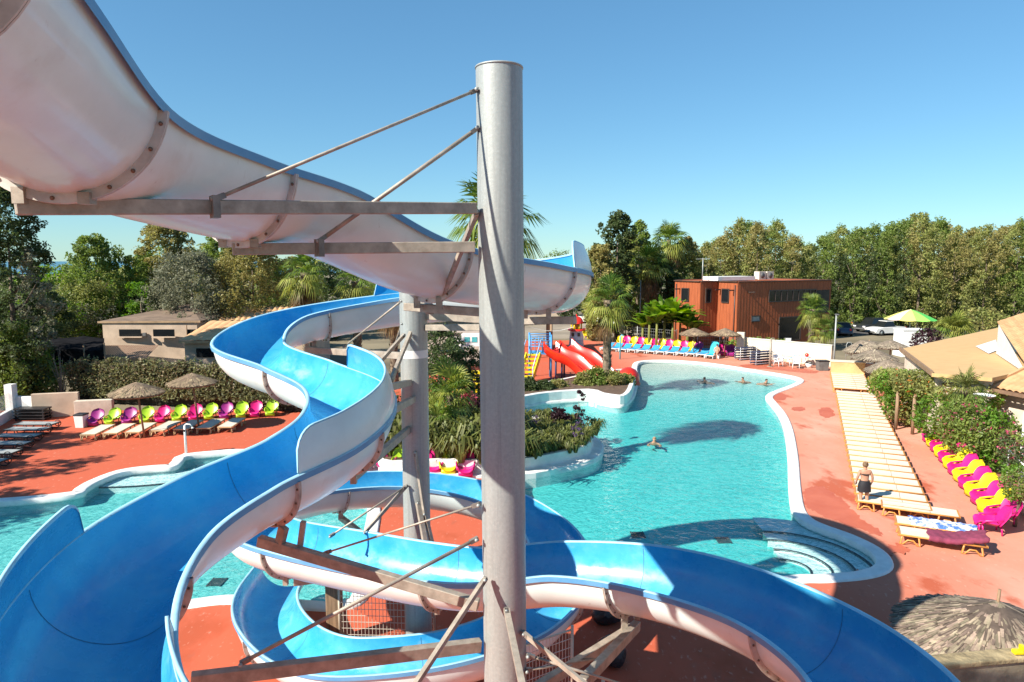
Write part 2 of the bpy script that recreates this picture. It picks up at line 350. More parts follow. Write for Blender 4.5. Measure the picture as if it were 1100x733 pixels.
# curved entry steps in the near right bulge with dark nosings
M_step = mat('step_mosaic', (.62,.76,.74), .6, .08, 3); M_nose = mat('dark_nosing', (.02,.035,.05), .6, .1, 5)
cc = G(846, 596); 
for i, (ra, rb, z) in enumerate(((2.35,2.25,-.20),(1.84,1.75,-.28),(1.22,1.2,-.36),(.65,.65,-.44))):
    b = MB(); n = 26; e1 = Vector((.97,-.24,0)); e2 = Vector((.24,.97,0))
    def el(k, q, zz): a = -PI*.56+PI*1.12*k/(n-1); p = cc+e1*(math.cos(a)*(ra+.45-q))+e2*(math.sin(a)*(rb-q)); return (p.x, p.y, zz)
    def el2(k, q, zz): a = -PI*.56+PI*1.12*k/(n-1); p = cc+e1*(math.cos(a)*(ra-q))+e2*(math.sin(a)*(rb-q)); return (p.x, p.y, zz)
    outer = [el2(k, -1.25 if i == 0 else -.6, z) for k in range(n)]
    b.grid([outer, [el2(k, 0, z) for k in range(n)], [el2(k, 0, z-.3) for k in range(n)]], smooth=False)
    b.grid([[el2(k, -.07, z+.004) for k in range(n)], [el2(k, -.0, z+.004) for k in range(n)], [el2(k, -.0, z-.05) for k in range(n)]], 1, False)
    tag(b.build('pool_step', [M_step, M_nose]), kind='structure')
cc2 = G(150, 503)
for i, rr in enumerate((3.0, 2.2, 1.4)):
    b = MB(); n = 24
    pt = lambda k, q, z: (cc2.x-.6+math.cos(PI+PI*k/(n-1))*(rr*1.3+q), cc2.y+.6+math.sin(PI+PI*k/(n-1))*(rr*.8+q), z)
    z = -.22-.09*i
    b.grid([[pt(k, -1.3, z) for k in range(n)], [pt(k, 0, z) for k in range(n)], [pt(k, 0, z-.3) for k in range(n)]], smooth=False)
    b.grid([[pt(k, -.06, z+.004) for k in range(n)], [pt(k, 0.002, z+.004) for k in range(n)], [pt(k, 0.002, z-.05) for k in range(n)]], 1, False)
    tag(b.build('pool_step', [M_step, M_nose]), kind='structure')
for (px, py, w) in ((685,575,.42),(777,581,.42),(233,626,.38)):
    p = G(px, py, -.52 if px > 400 else -.5); z = -.515 if px > 400 else -.495
    b = MB()
    for k in range(7): b.box((0, (k-3)*.07, .012), (w, .04, .024))
    b.box((-w/2, 0, .012), (.04, .5, .03)); b.box((w/2, 0, .012), (.04, .5, .03))
    o = b.build('drain_grate', mat('drain_grey', (.05,.09,.10), .6, .2, 5), loc=(p.x, p.y, z))
    tag(o, {685:'dark slotted drain grate on the sunlit pool floor left of the other big grate',777:'dark slotted drain grate on the pool floor inside the slide shadow',233:'dark grate on the splash pool floor beside the blue slide end'}[px], 'drain grate')

# damp patches left by wet feet, darker than the faded deck
M_damp = mat('damp_deck', (.42,.10,.055), .55, .15, .8, col2=(.50,.14,.08), spec=.25)
for pts in (((863,528),(874,523),(886,524),(901,534),(912,541),(914,547),(924,556),(938,565),(950,574),(940,575),(923,568),(911,566),(900,559),(884,555),(872,547),(864,541)),((953,588),(961,585),(969,585),(976,591),(971,595),(962,594),(955,597)),((829,423),(838,422),(846,426),(842,430),(832,429)),((795,392.5),(815,391),(835,392.5),(858,395.5),(878,399),(872,401),(848,399),(822,396.5),(803,395.5)),((850,438.5),(858,437),(866,439),(861,442),(852,441)),((880,440),(892,438),(896,445),(886,449)),((918,612),(925,613),(930,617),(923,616)),((960,655),(968,652),(975,656),(966,660))):
    l = [G(x, y, .004) for x, y in pts]
    if area2(l) < 0: l.reverse()
    l = [p+Vector((random.uniform(-.09,.09), random.uniform(-.12,.12), 0)) for p in smooth_loop(l, 6)]
    tris = tessellate_polygon([[Vector((p.x,p.y,0)) for p in l]]); b = MB(); b.add([(p.x,p.y,.004) for p in l], [tuple(t) for t in tris])
    o = b.build('damp_patch', M_damp); tag(o, kind='structure')
    for pl in o.data.polygons:
        if pl.normal.z < 0: pl.flip()
# ------------------------------------------------------------------ WATER SLIDE
CPTS = [(-2.3,-.6,10.75,0), (-2.45,1.7,10.45,-.02)] + [(-2.988, 3.702, 10.165, -0.041), (-3.354, 5.497, 9.904, -0.075), (-3.037, 6.999, 9.706, -0.026), (-2.326, 8.361, 9.506, -0.024), (-1.314, 9.745, 8.965, -0.035), (0.076, 11.633, 8.637, 0.024), (0.9, 13.757, 8.422, 0.04), (0.512, 15.609, 8.23, 0.025), (-1.07, 16.642, 8.03, 0.024), (-3.276, 16.53, 7.805, 0.033), (-5.137, 15.43, 7.473, 0.022), (-5.467, 14.062, 7.029, -0.016), (-4.116, 13.024, 6.727, 0.016), (-2.956, 11.867, 6.528, 0.004), (-2.582, 10.588, 6.341, 0.002), (-2.809, 9.325, 6.172, 0.015), (-3.492, 8.111, 6.011, 0.003), (-3.885, 6.848, 5.824, -0.006), (-3.639, 5.454, 5.607, 0.004), (-2.787, 4.155, 5.388, 0.003), (-1.358, 3.308, 5.175, 0.003), (0.382, 3.163, 4.978, 0.006), (2.049, 3.786, 4.801, 0.013), (3.26, 5.041, 4.647, 0.029), (3.719, 6.642, 4.505, 0.07), (3.339, 8.248, 4.357, 0.056), (2.251, 9.588, 4.197, 0.079), (0.86, 10.497, 3.96, 0.005), (-0.828, 11.054, 3.591, 0.014), (-3.079, 12.128, 3.427, 0.045), (-5.114, 13.424, 3.3, -0.02), (-5.74, 15.11, 3.199, -0.004), (-4.791, 16.783, 3.079, 0.009), (-2.807, 17.801, 2.871, 0.007), (-0.644, 17.691, 2.539, 0.011), (0.824, 16.521, 2.106, 0.06), (1.133, 14.882, 1.715, 0.011), (0.355, 13.392, 1.419, -0.032), (-0.927, 12.66, 1.25, -0.086), (-2.394, 12.449, 1.114, -0.052), (-3.773, 12.72, 0.976, -0.02), (-4.955, 13.706, 0.866, -0.055), (-5.765, 15.162, 0.743, -0.034), (-5.931, 17.168, 0.613, -0.022)]
CPTS = np.array(CPTS); CPTS[-3:,2] = (.92,.90,.88); NCP = len(CPTS); KS = 10; T0 = 2   # traced index t -> t+T0
def spl(c, t):
    i = min(max(int(t), 0), len(c)-2); u = t-i
    p = lambda k: c[k] if 0 <= k < len(c) else (2*c[0]-c[1] if k < 0 else 2*c[-1]-c[-2])
    p0, p1, p2, p3 = p(i-1), p(i), p(i+1), p(i+2)
    return .5*(2*p1+(p2-p0)*u+(2*p0-5*p1+4*p2-p3)*u*u+(3*p1-p0-3*p2+p3)*u**3)
def frame(t):
    c = spl(CPTS, t); d = spl(CPTS, min(t+.05, NCP-1))-spl(CPTS, max(t-.05, 0))
    C = Vector(c[:3]); T = Vector(d[:3]).normalized(); s = Vector((T.y, -T.x, 0)).normalized(); u = s.cross(T)
    r = c[3]; return C, T, s*math.cos(r)+u*math.sin(r), u*math.cos(r)-s*math.sin(r)
RO, RI, HS, LIPW = .690, .672, .07, .735
def arc(r, n=22): return [(r*math.cos(PI*k/n), -HS-r*math.sin(PI*k/n)) for k in range(n+1)]
OUT_PROF = [(RO, -.004)]+arc(RO)+[(-RO, -.004)]
IN_PROF = [(LIPW, -.085), (LIPW, -.008), (LIPW-.01, 0), (RI+.012, .002)]+[(RI, -.015)]+arc(RI)+[(-RI, -.015)]+[(-RI-.012, .002), (-LIPW+.01, 0), (-LIPW, -.008), (-LIPW, -.085)]
slide = thing('water_slide', 'tall winding water slide with blue channel and white underside on grey steel posts', 'water slide', (0,0,0))
JOINTS = [-.35, .85, 2.3, 4.15, 5.35, 7.6, 9.6, 12.0, 14.5, 15.65, 17.5, 20.3, 22.6, 24.75, 26.4, 28.2, 29.55, 32.2, 34.3, 36.5, 38.6, 41.0]
JOINTS = [j+T0 for j in JOINTS]
edges = [0.0]+JOINTS+[NCP-1.0]
def sweep(b, prof, ta, tb, mi=0, dt=.1):
    n = max(2, int(round((tb-ta)/dt))+1); rows = []
    for i in range(n):
        C, T, s, u = frame(ta+(tb-ta)*i/(n-1)); rows.append([C+s*c+u*v for c, v in prof])
    b.grid(rows, mi); return b
# lips of the rim are a colour of their own on the outside; sunlight put into the paler top colour
for a, e in zip(edges[:-1], edges[1:]):
    b = MB(); sweep(b, OUT_PROF, a, e); sec = b.build('flume_section', WHITE_GEL, slide)
    b = MB(); sweep(b, IN_PROF[4:-4], a, e); ch = b.build('blue_channel', BLUE_GEL, sec)
    b2 = MB(); 
    for sg in (1, -1):
        n = max(2, int(round((e-a)/.1))+1)
        fr = [frame(a+(e-a)*i/(n-1)) for i in range(n)]
        side = [(LIPW, -.085), (LIPW, -.008)]; top = [(LIPW, -.008), (LIPW-.012, .002), (RI+.012, .002), (RI, -.015)]
        b2.grid([[C+s*(c*sg)+u*v for C, T, s, u in fr] for c, v in side], 0)
        b2.grid([[C+s*(c*sg)+u*v for C, T, s, u in fr] for c, v in top], 1)
    b2.build('rim', [BLUE_RIM, LIP_MAT], sec)
# flanges and bolts
bb = MB(); bb.sphere((0,0,0), .017, n=8, m=4); bolt_mesh = None
for j, t in enumerate(JOINTS):
    C, T, s, u = frame(t); b = MB(); ri, ro, hw = RO-.002, RO+.072, .018
    prof = [(ri, -hw), (ro, -hw), (ro, -.003), (ro-.012, -.003), (ro-.012, .003), (ro, .003), (ro, hw), (ri, hw)]
    rows = []
    for r, w in prof:
        rows.append([C+T*w+s*(r*math.cos(PI*k/28))+u*(-HS-r*math.sin(PI*k/28)) for k in range(29)])
    b.grid(rows, 0, False); fl = b.build('joint_flange', FLANGE if j > 4 else mat('flange_white', (.60,.55,.49), .5, .2, 4), slide)
    sm = MB(); sm.grid([[C+T*w+s*((RI-.003)*math.cos(PI*k/28))+u*(-HS-(RI-.003)*math.sin(PI*k/28)) for k in range(29)] for w in (-.004,.004)]); sm.build('seam_line', mat('seam_grime', (.03,.10,.20), .6, .3, 9), fl)
    big_ = 0 <= j <= 9
    allb = MB()
    for k in range(11):
        an = PI*(k+.5)/11
        for sg in (-1, 1):
            p = C+T*(sg*(hw+.004))+s*((RO+.036)*math.cos(an))+u*(-HS-(RO+.036)*math.sin(an))
            toward = (Vector((0,0,CAM_H))-p).dot(T)*sg > 0
            if not toward: continue
            if big_:
                if bolt_mesh is None:
                    o = bb.build('bolt', BOLT, fl); bolt_mesh = o.data
                else:
                    o = bpy.data.objects.new('bolt', bolt_mesh); COL.objects.link(o); o.parent = fl
                o.location = p
            else: allb.sphere(p, .016, n=6, m=3)
    if not big_ and allb.v: tag(allb.build('bolt_row', BOLT, fl))
# raised splash walls on the outside of the tight bends
def raised(sg, ta, tb, H, lean, ramp0=.35, ramp1=.35):
    ta += T0; tb += T0; n = int((tb-ta)/.05)+1; fr = [frame(ta+(tb-ta)*i/(n-1)) for i in range(n)]
    S = [0]
    for i in range(1, n): S.append(S[-1]+(fr[i][0]-fr[i-1][0]).length)
    def h(i):
        k = 1.0
        for d, r in ((S[i], ramp0), (S[-1]-S[i], ramp1)):
            if d < r: k = min(k, math.sqrt(max(0, 1-(1-d/r)**2)))
        return max(.004, H*k)
    m = 7
    def sheet(off):
        return [[fr[i][0]+fr[i][2]*(sg*(RI+.006+off-lean*(h(i)/H)**1.6*(k/m)**1.8))+fr[i][3]*(h(i)*k/m) for i in range(n)] for k in range(m+1)]
    b = MB(); b.grid(sheet(.024)); w = b.build('raised_wall', WHITE_GEL, slide)
    b = MB(); b.grid(sheet(0)); b.build('wall_lining', BLUE_GEL, w)
    b = MB(); a0, a1 = sheet(-.004)[-1], sheet(.028)[-1]
    up = [fr[i][3]*.012 for i in range(n)]
    b.grid([[p-u*2 for p, u in zip(a1, up)], [p+u for p, u in zip(a1, up)], [p+u for p, u in zip(a0, up)], [p-u*2 for p, u in zip(a0, up)]]); b.build('wall_edge', LIP_MAT, w)
raised(-1, 12.35, 15.62, .50, .14, .25, .45)
raised(1, 5.38, 9.0, .52, .14, .35, .4)
raised(1, 16.95, 22.6, .46, .12, .28, .4)
raised(-1, 18.2, 21.5, .20, .03, .1, .3)

# support posts
def post(x, y, r, z0, z1, lean=(0,0)):
    b = MB(); n = 40; rows = []
    for z in (z0, z1):
        rows.append([(x+lean[0]*(z-z0)+r*math.cos(2*PI*k/n), y+lean[1]*(z-z0)+r*math.sin(2*PI*k/n), z) for k in range(n)])
    b.grid(rows, closed=True); o = b.build('support_post', GALV, slide)
    c = MB(); cx, cy = x+lean[0]*(z1-z0), y+lean[1]*(z1-z0); c.lathe([(.001, .012), (r+.004, .012), (r+.008, .004), (r+.008, -.008), (r-.01,-.01)], (cx, cy, z1), 40); c.build('cap_plate', GALV, o)
    f_ = MB(); f_.lathe([(.001, .035), (r+.2, .035), (r+.2, .002)], (x, y, z0), 32); f_.build('base_plate', GALV2, o); return o
R1 = .268
post(-.055, 8.1, R1, 0, 10.88, (-.0085, 0))
post(-1.99, 13.75, .278, 0, 8.55)
post(.9, -1.2, .25, 0, 8.0)
post(5.35, 6.0, .22, 0, 3.4)
def beam(a, b_, w=.10, h=.125, m=None):
    o = MB().beam(a, b_, w, h).build('support_beam', m or GALV2, slide); return bevel(o, .008, 1)
def rod(a, b_, r=.018, nm='tie_rod', flat=None):
    a, b_ = Vector(a), Vector(b_)
    mb = MB()
    if flat: mb.beam(a, b_, flat[0], flat[1])
    else: mb.tube([a, b_], r, 8)
    o = mb.build(nm, GALV2, slide)
    for p, q in ((a, b_), (b_, a)):
        c = MB(); d = (q-p).normalized(); c.beam(p-d*.02, p+d*.09, .05, .05); c.build('rod_clamp', mat('clamp_steel', (.22,.20,.18), .5, .2, 8, metal=.3), o)
        c = MB(); c.sphere(p+Vector((0,-.045,0)), .024, n=8, m=5); c.build('bolt_head', GALV, o)
    return o
def bracket(t, beam_z, nm='saddle_bracket', w=.09):
    C, T, s, u = frame(t+T0)
    for k in (-.28, .28):
        p = C+s*(RO*math.sin(k*1.2))*1.0-u*(HS+RO*math.cos(k*1.2)+.04)
        b = MB(); b.beam((p.x, p.y, beam_z), p+Vector((0,0,.03)), w, w); b.build(nm, GALV2, slide)
PX = lambda x, y, yy: PW(x, y, yy)
# upper beams
b1a, b1b = PX(510, 224, 7.92), PX(16, 222, 5.1)
beam(b1a, b1b, .10, .125); bracket(.85, b1b.z+.02)
b2a, b2b = PX(510, 265.5, 7.95), PX(250, 268, 7.4)
beam(b2a, b2b, .10, .125); bracket(2.3, b2b.z+.02)
rod(PX(512,97,7.98), PX(231,214,5.98), .017)
for px_, py_, y_ in ((231,222.5,5.98),(343,266.5,7.5)): MB().box(PX(px_,py_,y_), (.06,.16,.19), .6).build('beam_clamp', mat('clamp_steel', (.22,.20,.18), .5, .2, 8, metal=.3), slide)
rod(PX(513,138,7.98), PX(343,259,7.5), .024)
rod(PX(512,228,7.95), PX(474,322,9.9), nm='brace_bar', flat=(.05,.07))
# lower beams
b3a, b3b = PX(514,650,8.0), PX(278,581,8.55); beam(b3a, b3b, .11, .14); beam(PX(300,586,8.5), PX(305,566,8.45), .09,.12); beam(PX(322,590,8.5), PX(326,560,8.5), .07,.07)
b4a, b4b = PX(516,693,8.0), PX(205,731,6.75); beam(b4a, b4b, .11, .15); bracket(17.5, b4b.z)
rod(PX(512,579,7.95), PX(260,712,6.9), .024)
rod(PX(514,542,7.95), PX(350,594,8.9), .014)
rod(PX(521,622,7.8), PX(440,745,6.6), nm='brace_bar', flat=(.05,.06))
rod(PX(544,655,7.78), PX(566,760,6.4), nm='brace_bar', flat=(.07,.05))
rod(PX(562,680,7.9), PX(640,745,6.9), nm='brace_bar', flat=(.04,.06))
rod(PX(567,704,7.95), PX(690,742,8.2), .018)
rod(PX(566,720,8.0), PX(648,707,9.4), .018)
beam((.15,8.3,3.05), PX(684,672,10.0), .11, .14); beam(PX(684,672,10.0), PX(625,735,8.0), .12,.15)
bracket(26.4, 3.1); bracket(28.2, 2.72); 
# second post arms
def arm(z0, t, side, v, w=.10, h=.12):
    C, T, s, u = frame(t+T0); p = C+s*(side*RO)-u*v
    beam((-1.99, 13.75, z0), p, w, h)
Cq = frame(4.15+T0)[0]
beam((-1.9,13.6,7.95), (Cq.x-.1, Cq.y+.1, Cq.z-.92), .12, .15); beam((-1.85,13.75,7.6), PX(545,345,13.2), .12, .15); beam((-1.85,13.75,7.35), PX(520,352,12.6), .1, .12)
beam((Cq.x-.5, Cq.y+.35, Cq.z-.90), (Cq.x+.75, Cq.y-.4, Cq.z-.93), .1, .12); bracket(4.15, Cq.z-.9)
Ce = frame(5.35+T0)[0]; beam(PX(545,345,13.2), (Ce.x+.7, Ce.y, Ce.z-.93), .12, .14); bracket(5.35, Ce.z-.9)
Cb = frame(9.75+T0)[0]; beam((-2.2,13.9,6.75), (Cb.x, Cb.y, Cb.z-.93), .12, .14); bracket(9.75, Cb.z-.9)
rod((-2.2,13.6,7.9), (Cb.x+.9, Cb.y-.1, Cb.z-.85), .02); rod((-2.2,13.6,7.45), (Cb.x+2.0, Cb.y, Cb.z-1.0), .02)
rod(PX(434,360,13.42), PX(407,390,12.6), nm='brace_bar', flat=(.05,.07)); rod(PX(441,358,13.42), PX(420,409,12.2), nm='brace_bar', flat=(.06,.09))
beam(PX(440,411,13.45), PX(415,417,11.0), .10, .12); beam(PX(444,429,13.45), PX(414,445,11.0), .10, .13)
bracket(14.5, 5.35); beam((-2.1,13.5,5.3), (-2.55,10.6,5.25), .11, .14)
rod(PX(437,522,13.45), PX(355,576,12.3), .02); rod(PX(437,522,13.45), PX(392,572,12.8), nm='brace_bar', flat=(.05,.06)); 
rod(PX(446,486,13.45), PX(456,552,13.3), nm='brace_bar', flat=(.05,.06))
Cf = frame(32.2+T0)[0]; beam((-2.1,14,2.0), (Cf.x, Cf.y, Cf.z-.95), .11, .14); bracket(32.2, Cf.z-.9)
C5 = frame(29.55+T0)[0]; beam((-2.1,13.6,2.35), (C5.x, C5.y, C5.z-.95), .11, .14); bracket(29.55, C5.z-.9)
rod(PX(449,540,13.47), PX(457,585,13.2), nm='brace_bar', flat=(.09,.09)); rod(PX(455,545,13.47), PX(464,583,13.3), nm='brace_bar', flat=(.07,.07))
band = MB(); band.lathe([(.281,0),(.281,.16)], (-1.99,13.75,6.75), 40); band.build('paint_band', WHITE, slide)
# start tower behind the viewer: platform, posts, railing and a thatch-free flat roof; only its shade falls into the view
tower = thing('start_tower', 'steel start tower with railed platform and flat roof behind the slide top', 'tower', (-5.3,-.4,0))
b = MB(); b.box((0,0,11.5), (3.6,3.4,.14)); b.build('platform', GALV2, tower)
b = MB(); b.beam((1.7,-.6,11.45), (2.75,-.35,10.2), 1.2, .1); b.build('entry_ramp', GALV2, tower)
for x in (-1.7, 1.7):
    for y in (-1.6, 1.6): MB().tube([(x,y,0),(x,y,14.5)], .09, 10).build('post', GALV, tower)
b = MB(); b.box((0,0,14.55), (4.0,3.8,.12)); b.build('roof', WHITE, tower)
for (x0,y0,x1,y1) in ((-1.7,-1.6,-1.7,1.6),(1.7,.2,1.7,1.6),(-1.7,1.6,1.7,1.6)):
    b = MB(); L_ = math.hypot(x1-x0, y1-y0); n = max(2, int(L_/.3)); b.tube([(x0,y0,12.75),(x1,y1,12.75)], .03, 6)
    for k in range(n+1): q = k/n; b.box((x0+(x1-x0)*q, y0+(y1-y0)*q, 12.15), (.12 if y0 == y1 else .02, .02 if y0 == y1 else .12, 1.15))
    b.build('railing', GALV2, tower)
# ------------------------------------------------------------------ FURNITURE
def relax_chair(col, label, group):
    """moulded plastic easy chair; faces -Y, origin on the floor under its middle"""
    t = thing('relax_chair', label, 'chair', group=group)
    prof = [(-.50,.27,.27),(-.44,.33,.29),(-.32,.335,.32),(-.15,.30,.335),(.02,.28,.34),(.12,.32,.335)]
    def shell(pf, name, wrap):
        top, bot = [], []
        for y, z, hw in pf:
            r1, r2 = [], []
            for k in range(11):
                q = -1+2*k/10; up = wrap*abs(q)**2.6
                r1.append((q*hw, y-(.10*q*q if name == 'backrest' else 0), z+(up if name == 'seat' else 0))); r2.append((q*hw*1.03, r1[-1][1]+(.04 if name == 'backrest' else 0), r1[-1][2]-(.035 if name == 'seat' else .005)))
            top.append(r1); bot.append(r2)
        b = MB(); b.grid(top); b.grid(bot); edge = lambda R: R[0]+[r[-1] for r in R[1:]]+list(reversed(R[-1]))[1:]+[r[0] for r in reversed(R[:-1])]
        b.grid([edge(top), edge(bot)]); return b.build(name, col, t)
    shell(prof, 'seat', .13)
    bp_ = []
    for i in range(13):
        v = i/12; hw = .365 if v < .5 else .365*math.sqrt(max(.004, 1-((v-.5)/.505)**2.4)); bp_.append((.15+.34*v+.03*math.sin(v*PI), .33+.60*v, hw))
    shell(bp_, 'backrest', 0)
    b = MB(); b.grid([[(-.27+.54*k/6, -.47+.02*(k-3)**2/9, z) for k in range(7)] for z in (.07,.2,.29)]); o = b.build('front_apron', col, t); o.modifiers.new('s','SOLIDIFY').thickness = .03
    for sg in (-1, 1):
        b = MB(); b.tube([(sg*.30,-.40,.34),(sg*.345,-.30,.47),(sg*.355,-.05,.50),(sg*.35,.18,.52)], [.03,.035,.035,.03], 6); b.build('armrest', col, t)
        for y in (-.36,.16): MB().tube([(sg*.24,y,.30),(sg*.27,y+.03,0)], .028, 6).build('leg', col, t)
    return t
def lounger(frame_m, bed_m, label, group, L=2.0, W=.68, back=0.0, name='sun_lounger', curl=False):
    """lies along +X from the foot end (x=0) ; origin at the foot end on the floor"""
    t = thing(name, label, 'sun lounger', group=group)
    H = .32; xb = L*.63
    def bedz(x): return H if x < xb else H+math.tan(back)*(x-xb)
    b = MB()
    for sg in (-1, 1):
        pts = [(0, sg*W/2, H-.01), (xb, sg*W/2, H-.01), (L, sg*W/2, H-.01)]
        b.tube(pts, .03, 6)
    b.beam((0,-W/2,H-.01),(0,W/2,H-.01),.05,.06); b.beam((L,-W/2,H-.01),(L,W/2,H-.01),.05,.06)
    b.build('frame', frame_m, t)
    for x in (.22, L-.42):
        for sg in (-1, 1):
            b = MB(); y = sg*(W/2-.02)
            if curl: b.tube([(x-.12,y,H),(x-.18,y,.1),(x-.05,y,.015),(x+.18,y,.02),(x+.26,y,.14),(x+.2,y,H)], .022, 6)
            else: b.tube([(x-.14,y,H),(x-.20,y,.02),(x-.12,y,.02),(x,y,.16),(x+.15,y,.16),(x+.27,y,.02),(x+.34,y,.02),(x+.28,y,H)], .028, 6)
            b.build('leg', frame_m, t)
    b = MB()
    def slab(x0, x1, z0, z1):
        n = 8; top = [[(x0+(x1-x0)*i/n, y, z0+(z1-z0)*i/n-.018*math.cos(y/W*PI)) for y in (-W/2+.03,-W/4,0,W/4,W/2-.03)] for i in range(n+1)]
        bot = [[(p[0], p[1], p[2]-.025) for p in r] for r in top]
        b.grid(top); b.grid(bot)
        e = lambda R: R[0]+[r[-1] for r in R[1:]]+list(reversed(R[-1]))[1:]+[r[0] for r in reversed(R[:-1])]
        b.grid([e(top), e(bot)])
    slab(.02, xb, H+.02, H+.02); b.build('bed', bed_m, t)
    b = MB(); slab(xb+.015, L, H+.02, H+.02+math.tan(back)*(L-xb)); b.build('headrest', bed_m, t)
    if curl:
        b = MB()
        for sg in (-1,1): b.tube([(.12+.17*math.cos(a), sg*W/2, H-.06+.15*math.sin(a)) for a in [PI*k/8 for k in range(17)]], .022, 6)
        b.build('arm_loop', frame_m, t)
    return t
PARK = []
def rowdir(a, b): d = (b-a); return d.normalized(), d.length

# right-hand double row of beige loungers
protoL = lounger(AMBER, CANVAS, 'x', 'beige loungers lined up along the pool deck', L=2.25, W=.74)
A0, A1 = G(893,403), G(920,545); dr, ln = rowdir(A0, A1)
face = math.atan2(-.43, .90)
k = 0; s_ = 0.0; spots = []
while s_ < ln+.3:
    if not (7.9 < s_ < 8.9): spots.append(s_)
    s_ += .90
spots = list(reversed(spots))
for i, s_ in enumerate(spots):
    p = A0+dr*s_; w = .0
    if s_ <= 7.9: p = p-Vector((.9,-.43,0))*.1
    lab = 'beige lounger with amber frame, %s of the row beyond the standing bather' % nth(i, 0)
    if i == 0: protoL.location = p; protoL.rotation_euler = (0,0,face); protoL['label'] = lab
    else: dup(protoL, p, face+random.uniform(-.015,.015), lab)
# three more towards the viewer; the nearest carries towels
q1 = G(938,556); q2 = G(957,571)
dup(protoL, G(932,552)+Vector((.55,.15,0)), face-.02, 'beige lounger pulled out of the row just behind the bather')
dup(protoL, G(963,568)+Vector((-.05,.0,0)), face+.0, 'beige lounger under the white and blue patterned towel')
nearL = lounger(AMBER, CANVAS, 'beige lounger with raised back under the burgundy towel, nearest of the row', 'beige loungers lined up along the pool deck', L=2.25, W=.74, back=.24)
nearL.location = G(965,580); nearL.rotation_euler = (0,0,face)
def towel(name, label, base, rz, x0, x1, zf, W, m, drop):
    b = MB(); n = 26; mm = 12; R1_ = []
    for i in range(n+1):
        x = x0+(x1-x0)*i/n; row = []
        for j in range(mm+1):
            y = -W/2-drop+(W+2*drop)*j/mm; e = max(0, abs(y)-W/2); yy = math.copysign(min(abs(y), W/2+.012+.1*e), y)
            row.append((x+.03*math.sin(j*.9), yy, zf(x)-e*.93+.012*math.sin(i*1.3+j*.7)+.008*math.sin(i*2.9)))
        R1_.append(row)
    b.grid(R1_); o = b.build(name, m, loc=base); o.rotation_euler = (0,0,rz); sd = o.modifiers.new('thick','SOLIDIFY'); sd.thickness = .012; return o
TW1 = mat('patterned_towel', (.80,.80,.80), .9, .1, 4.5, col2=(.06,.16,.50), detail=3, lo=.42, hi=.56)
TW2 = mat('burgundy_towel', (.22,.035,.075), .9, .2, 5)
tag(towel('beach_towel', 'white towel with blue and pink pattern spread over a beige lounger', G(963,568), face, .35, 2.2, lambda x: .375, .74, TW1, .10), 'beach_towel'.replace('_',' '), 'towel')['label'] = 'white towel with blue pattern spread over a beige lounger'
o = towel('beach_towel', '', G(965,580), face, .75, 2.27, lambda x: .385+max(0, math.tan(.24)*(x-1.42)), .74, TW2, .14); tag(o, 'burgundy towel draped over the raised back of the nearest lounger', 'towel')

# bean-shaped pink and yellow chairs by the ramp
GR = 'pink and yellow easy chairs lined up beside the ramp'
pk = relax_chair(PINK, 'x', GR); yl = relax_chair(YEL, 'x', GR); lm = relax_chair(LIME, 'x', 'lime and plum easy chairs along the hedge'); pu = relax_chair(PURP, 'x', 'lime and plum easy chairs along the hedge')
USED = {}
def put(proto, p, rz, label, group=None, sc=1.0):
    if proto.name not in USED:
        USED[proto.name] = 1; proto.location = p; proto.rotation_euler = (0,0,rz); proto['label'] = label
        if group: proto['group'] = group
        proto.scale = (sc,)*3; return proto
    return dup(proto, p, rz, label, group, sc)
B0, B1 = G(1077,563), G(1004,476); dr, ln = rowdir(B0, B1)
for i in range(13):
    p = B0+dr*(ln*i/12)
    c = 'magenta' if i % 2 == 0 else 'yellow'
    put(pk if i % 2 == 0 else yl, p, -PI*.5+.42+PI+PI-.35+random.uniform(-.08,.08), '%s easy chair beside the ramp railing, %s in its row from the near end' % (c, nth(i, 0)), GR, 1.0)
o = dup(pk, G(1066,572), -1.9, 'magenta easy chair standing slightly out of line at the near end of the ramp row', GR, 1.0)
# chairs along the hedge, left
cols = ['plum','lime','plum','lime','pink','lime','pink','lime','plum','lime','pink','lime']; pr = dict(plum=pu, lime=lm, pink=pk)
pxs = [103.6,121.5,139,158,175,193,210,226.7,243,260,275,292]
for i, (c, x) in enumerate(zip(cols, pxs)):
    p = G(x, 457-10.6*i/11)
    put(pr[c], p, random.uniform(-.12,.12)+.1, '%s easy chair before the dark hedge, %s from the left wall' % (c, (['first']+ORD[1:])[i]), 'lime and plum easy chairs along the hedge', .9)
# chairs below the palms, between the posts
for i, (c, x, y) in enumerate((('dull pink',392,508),('pink',416,506),('lime',431,507),('pink',466,508),('yellow',482,509),('pink',500,511))):
    p = G(x, y); put(dict(pink=pk, yellow=yl, lime=lm).get(c.split()[-1], pk), p, random.uniform(-.1,.1), '%s easy chair below the palm bed behind the slide, %s from the left' % (c, (['first']+ORD[1:])[i]), 'easy chairs below the palm bed', 1.05)
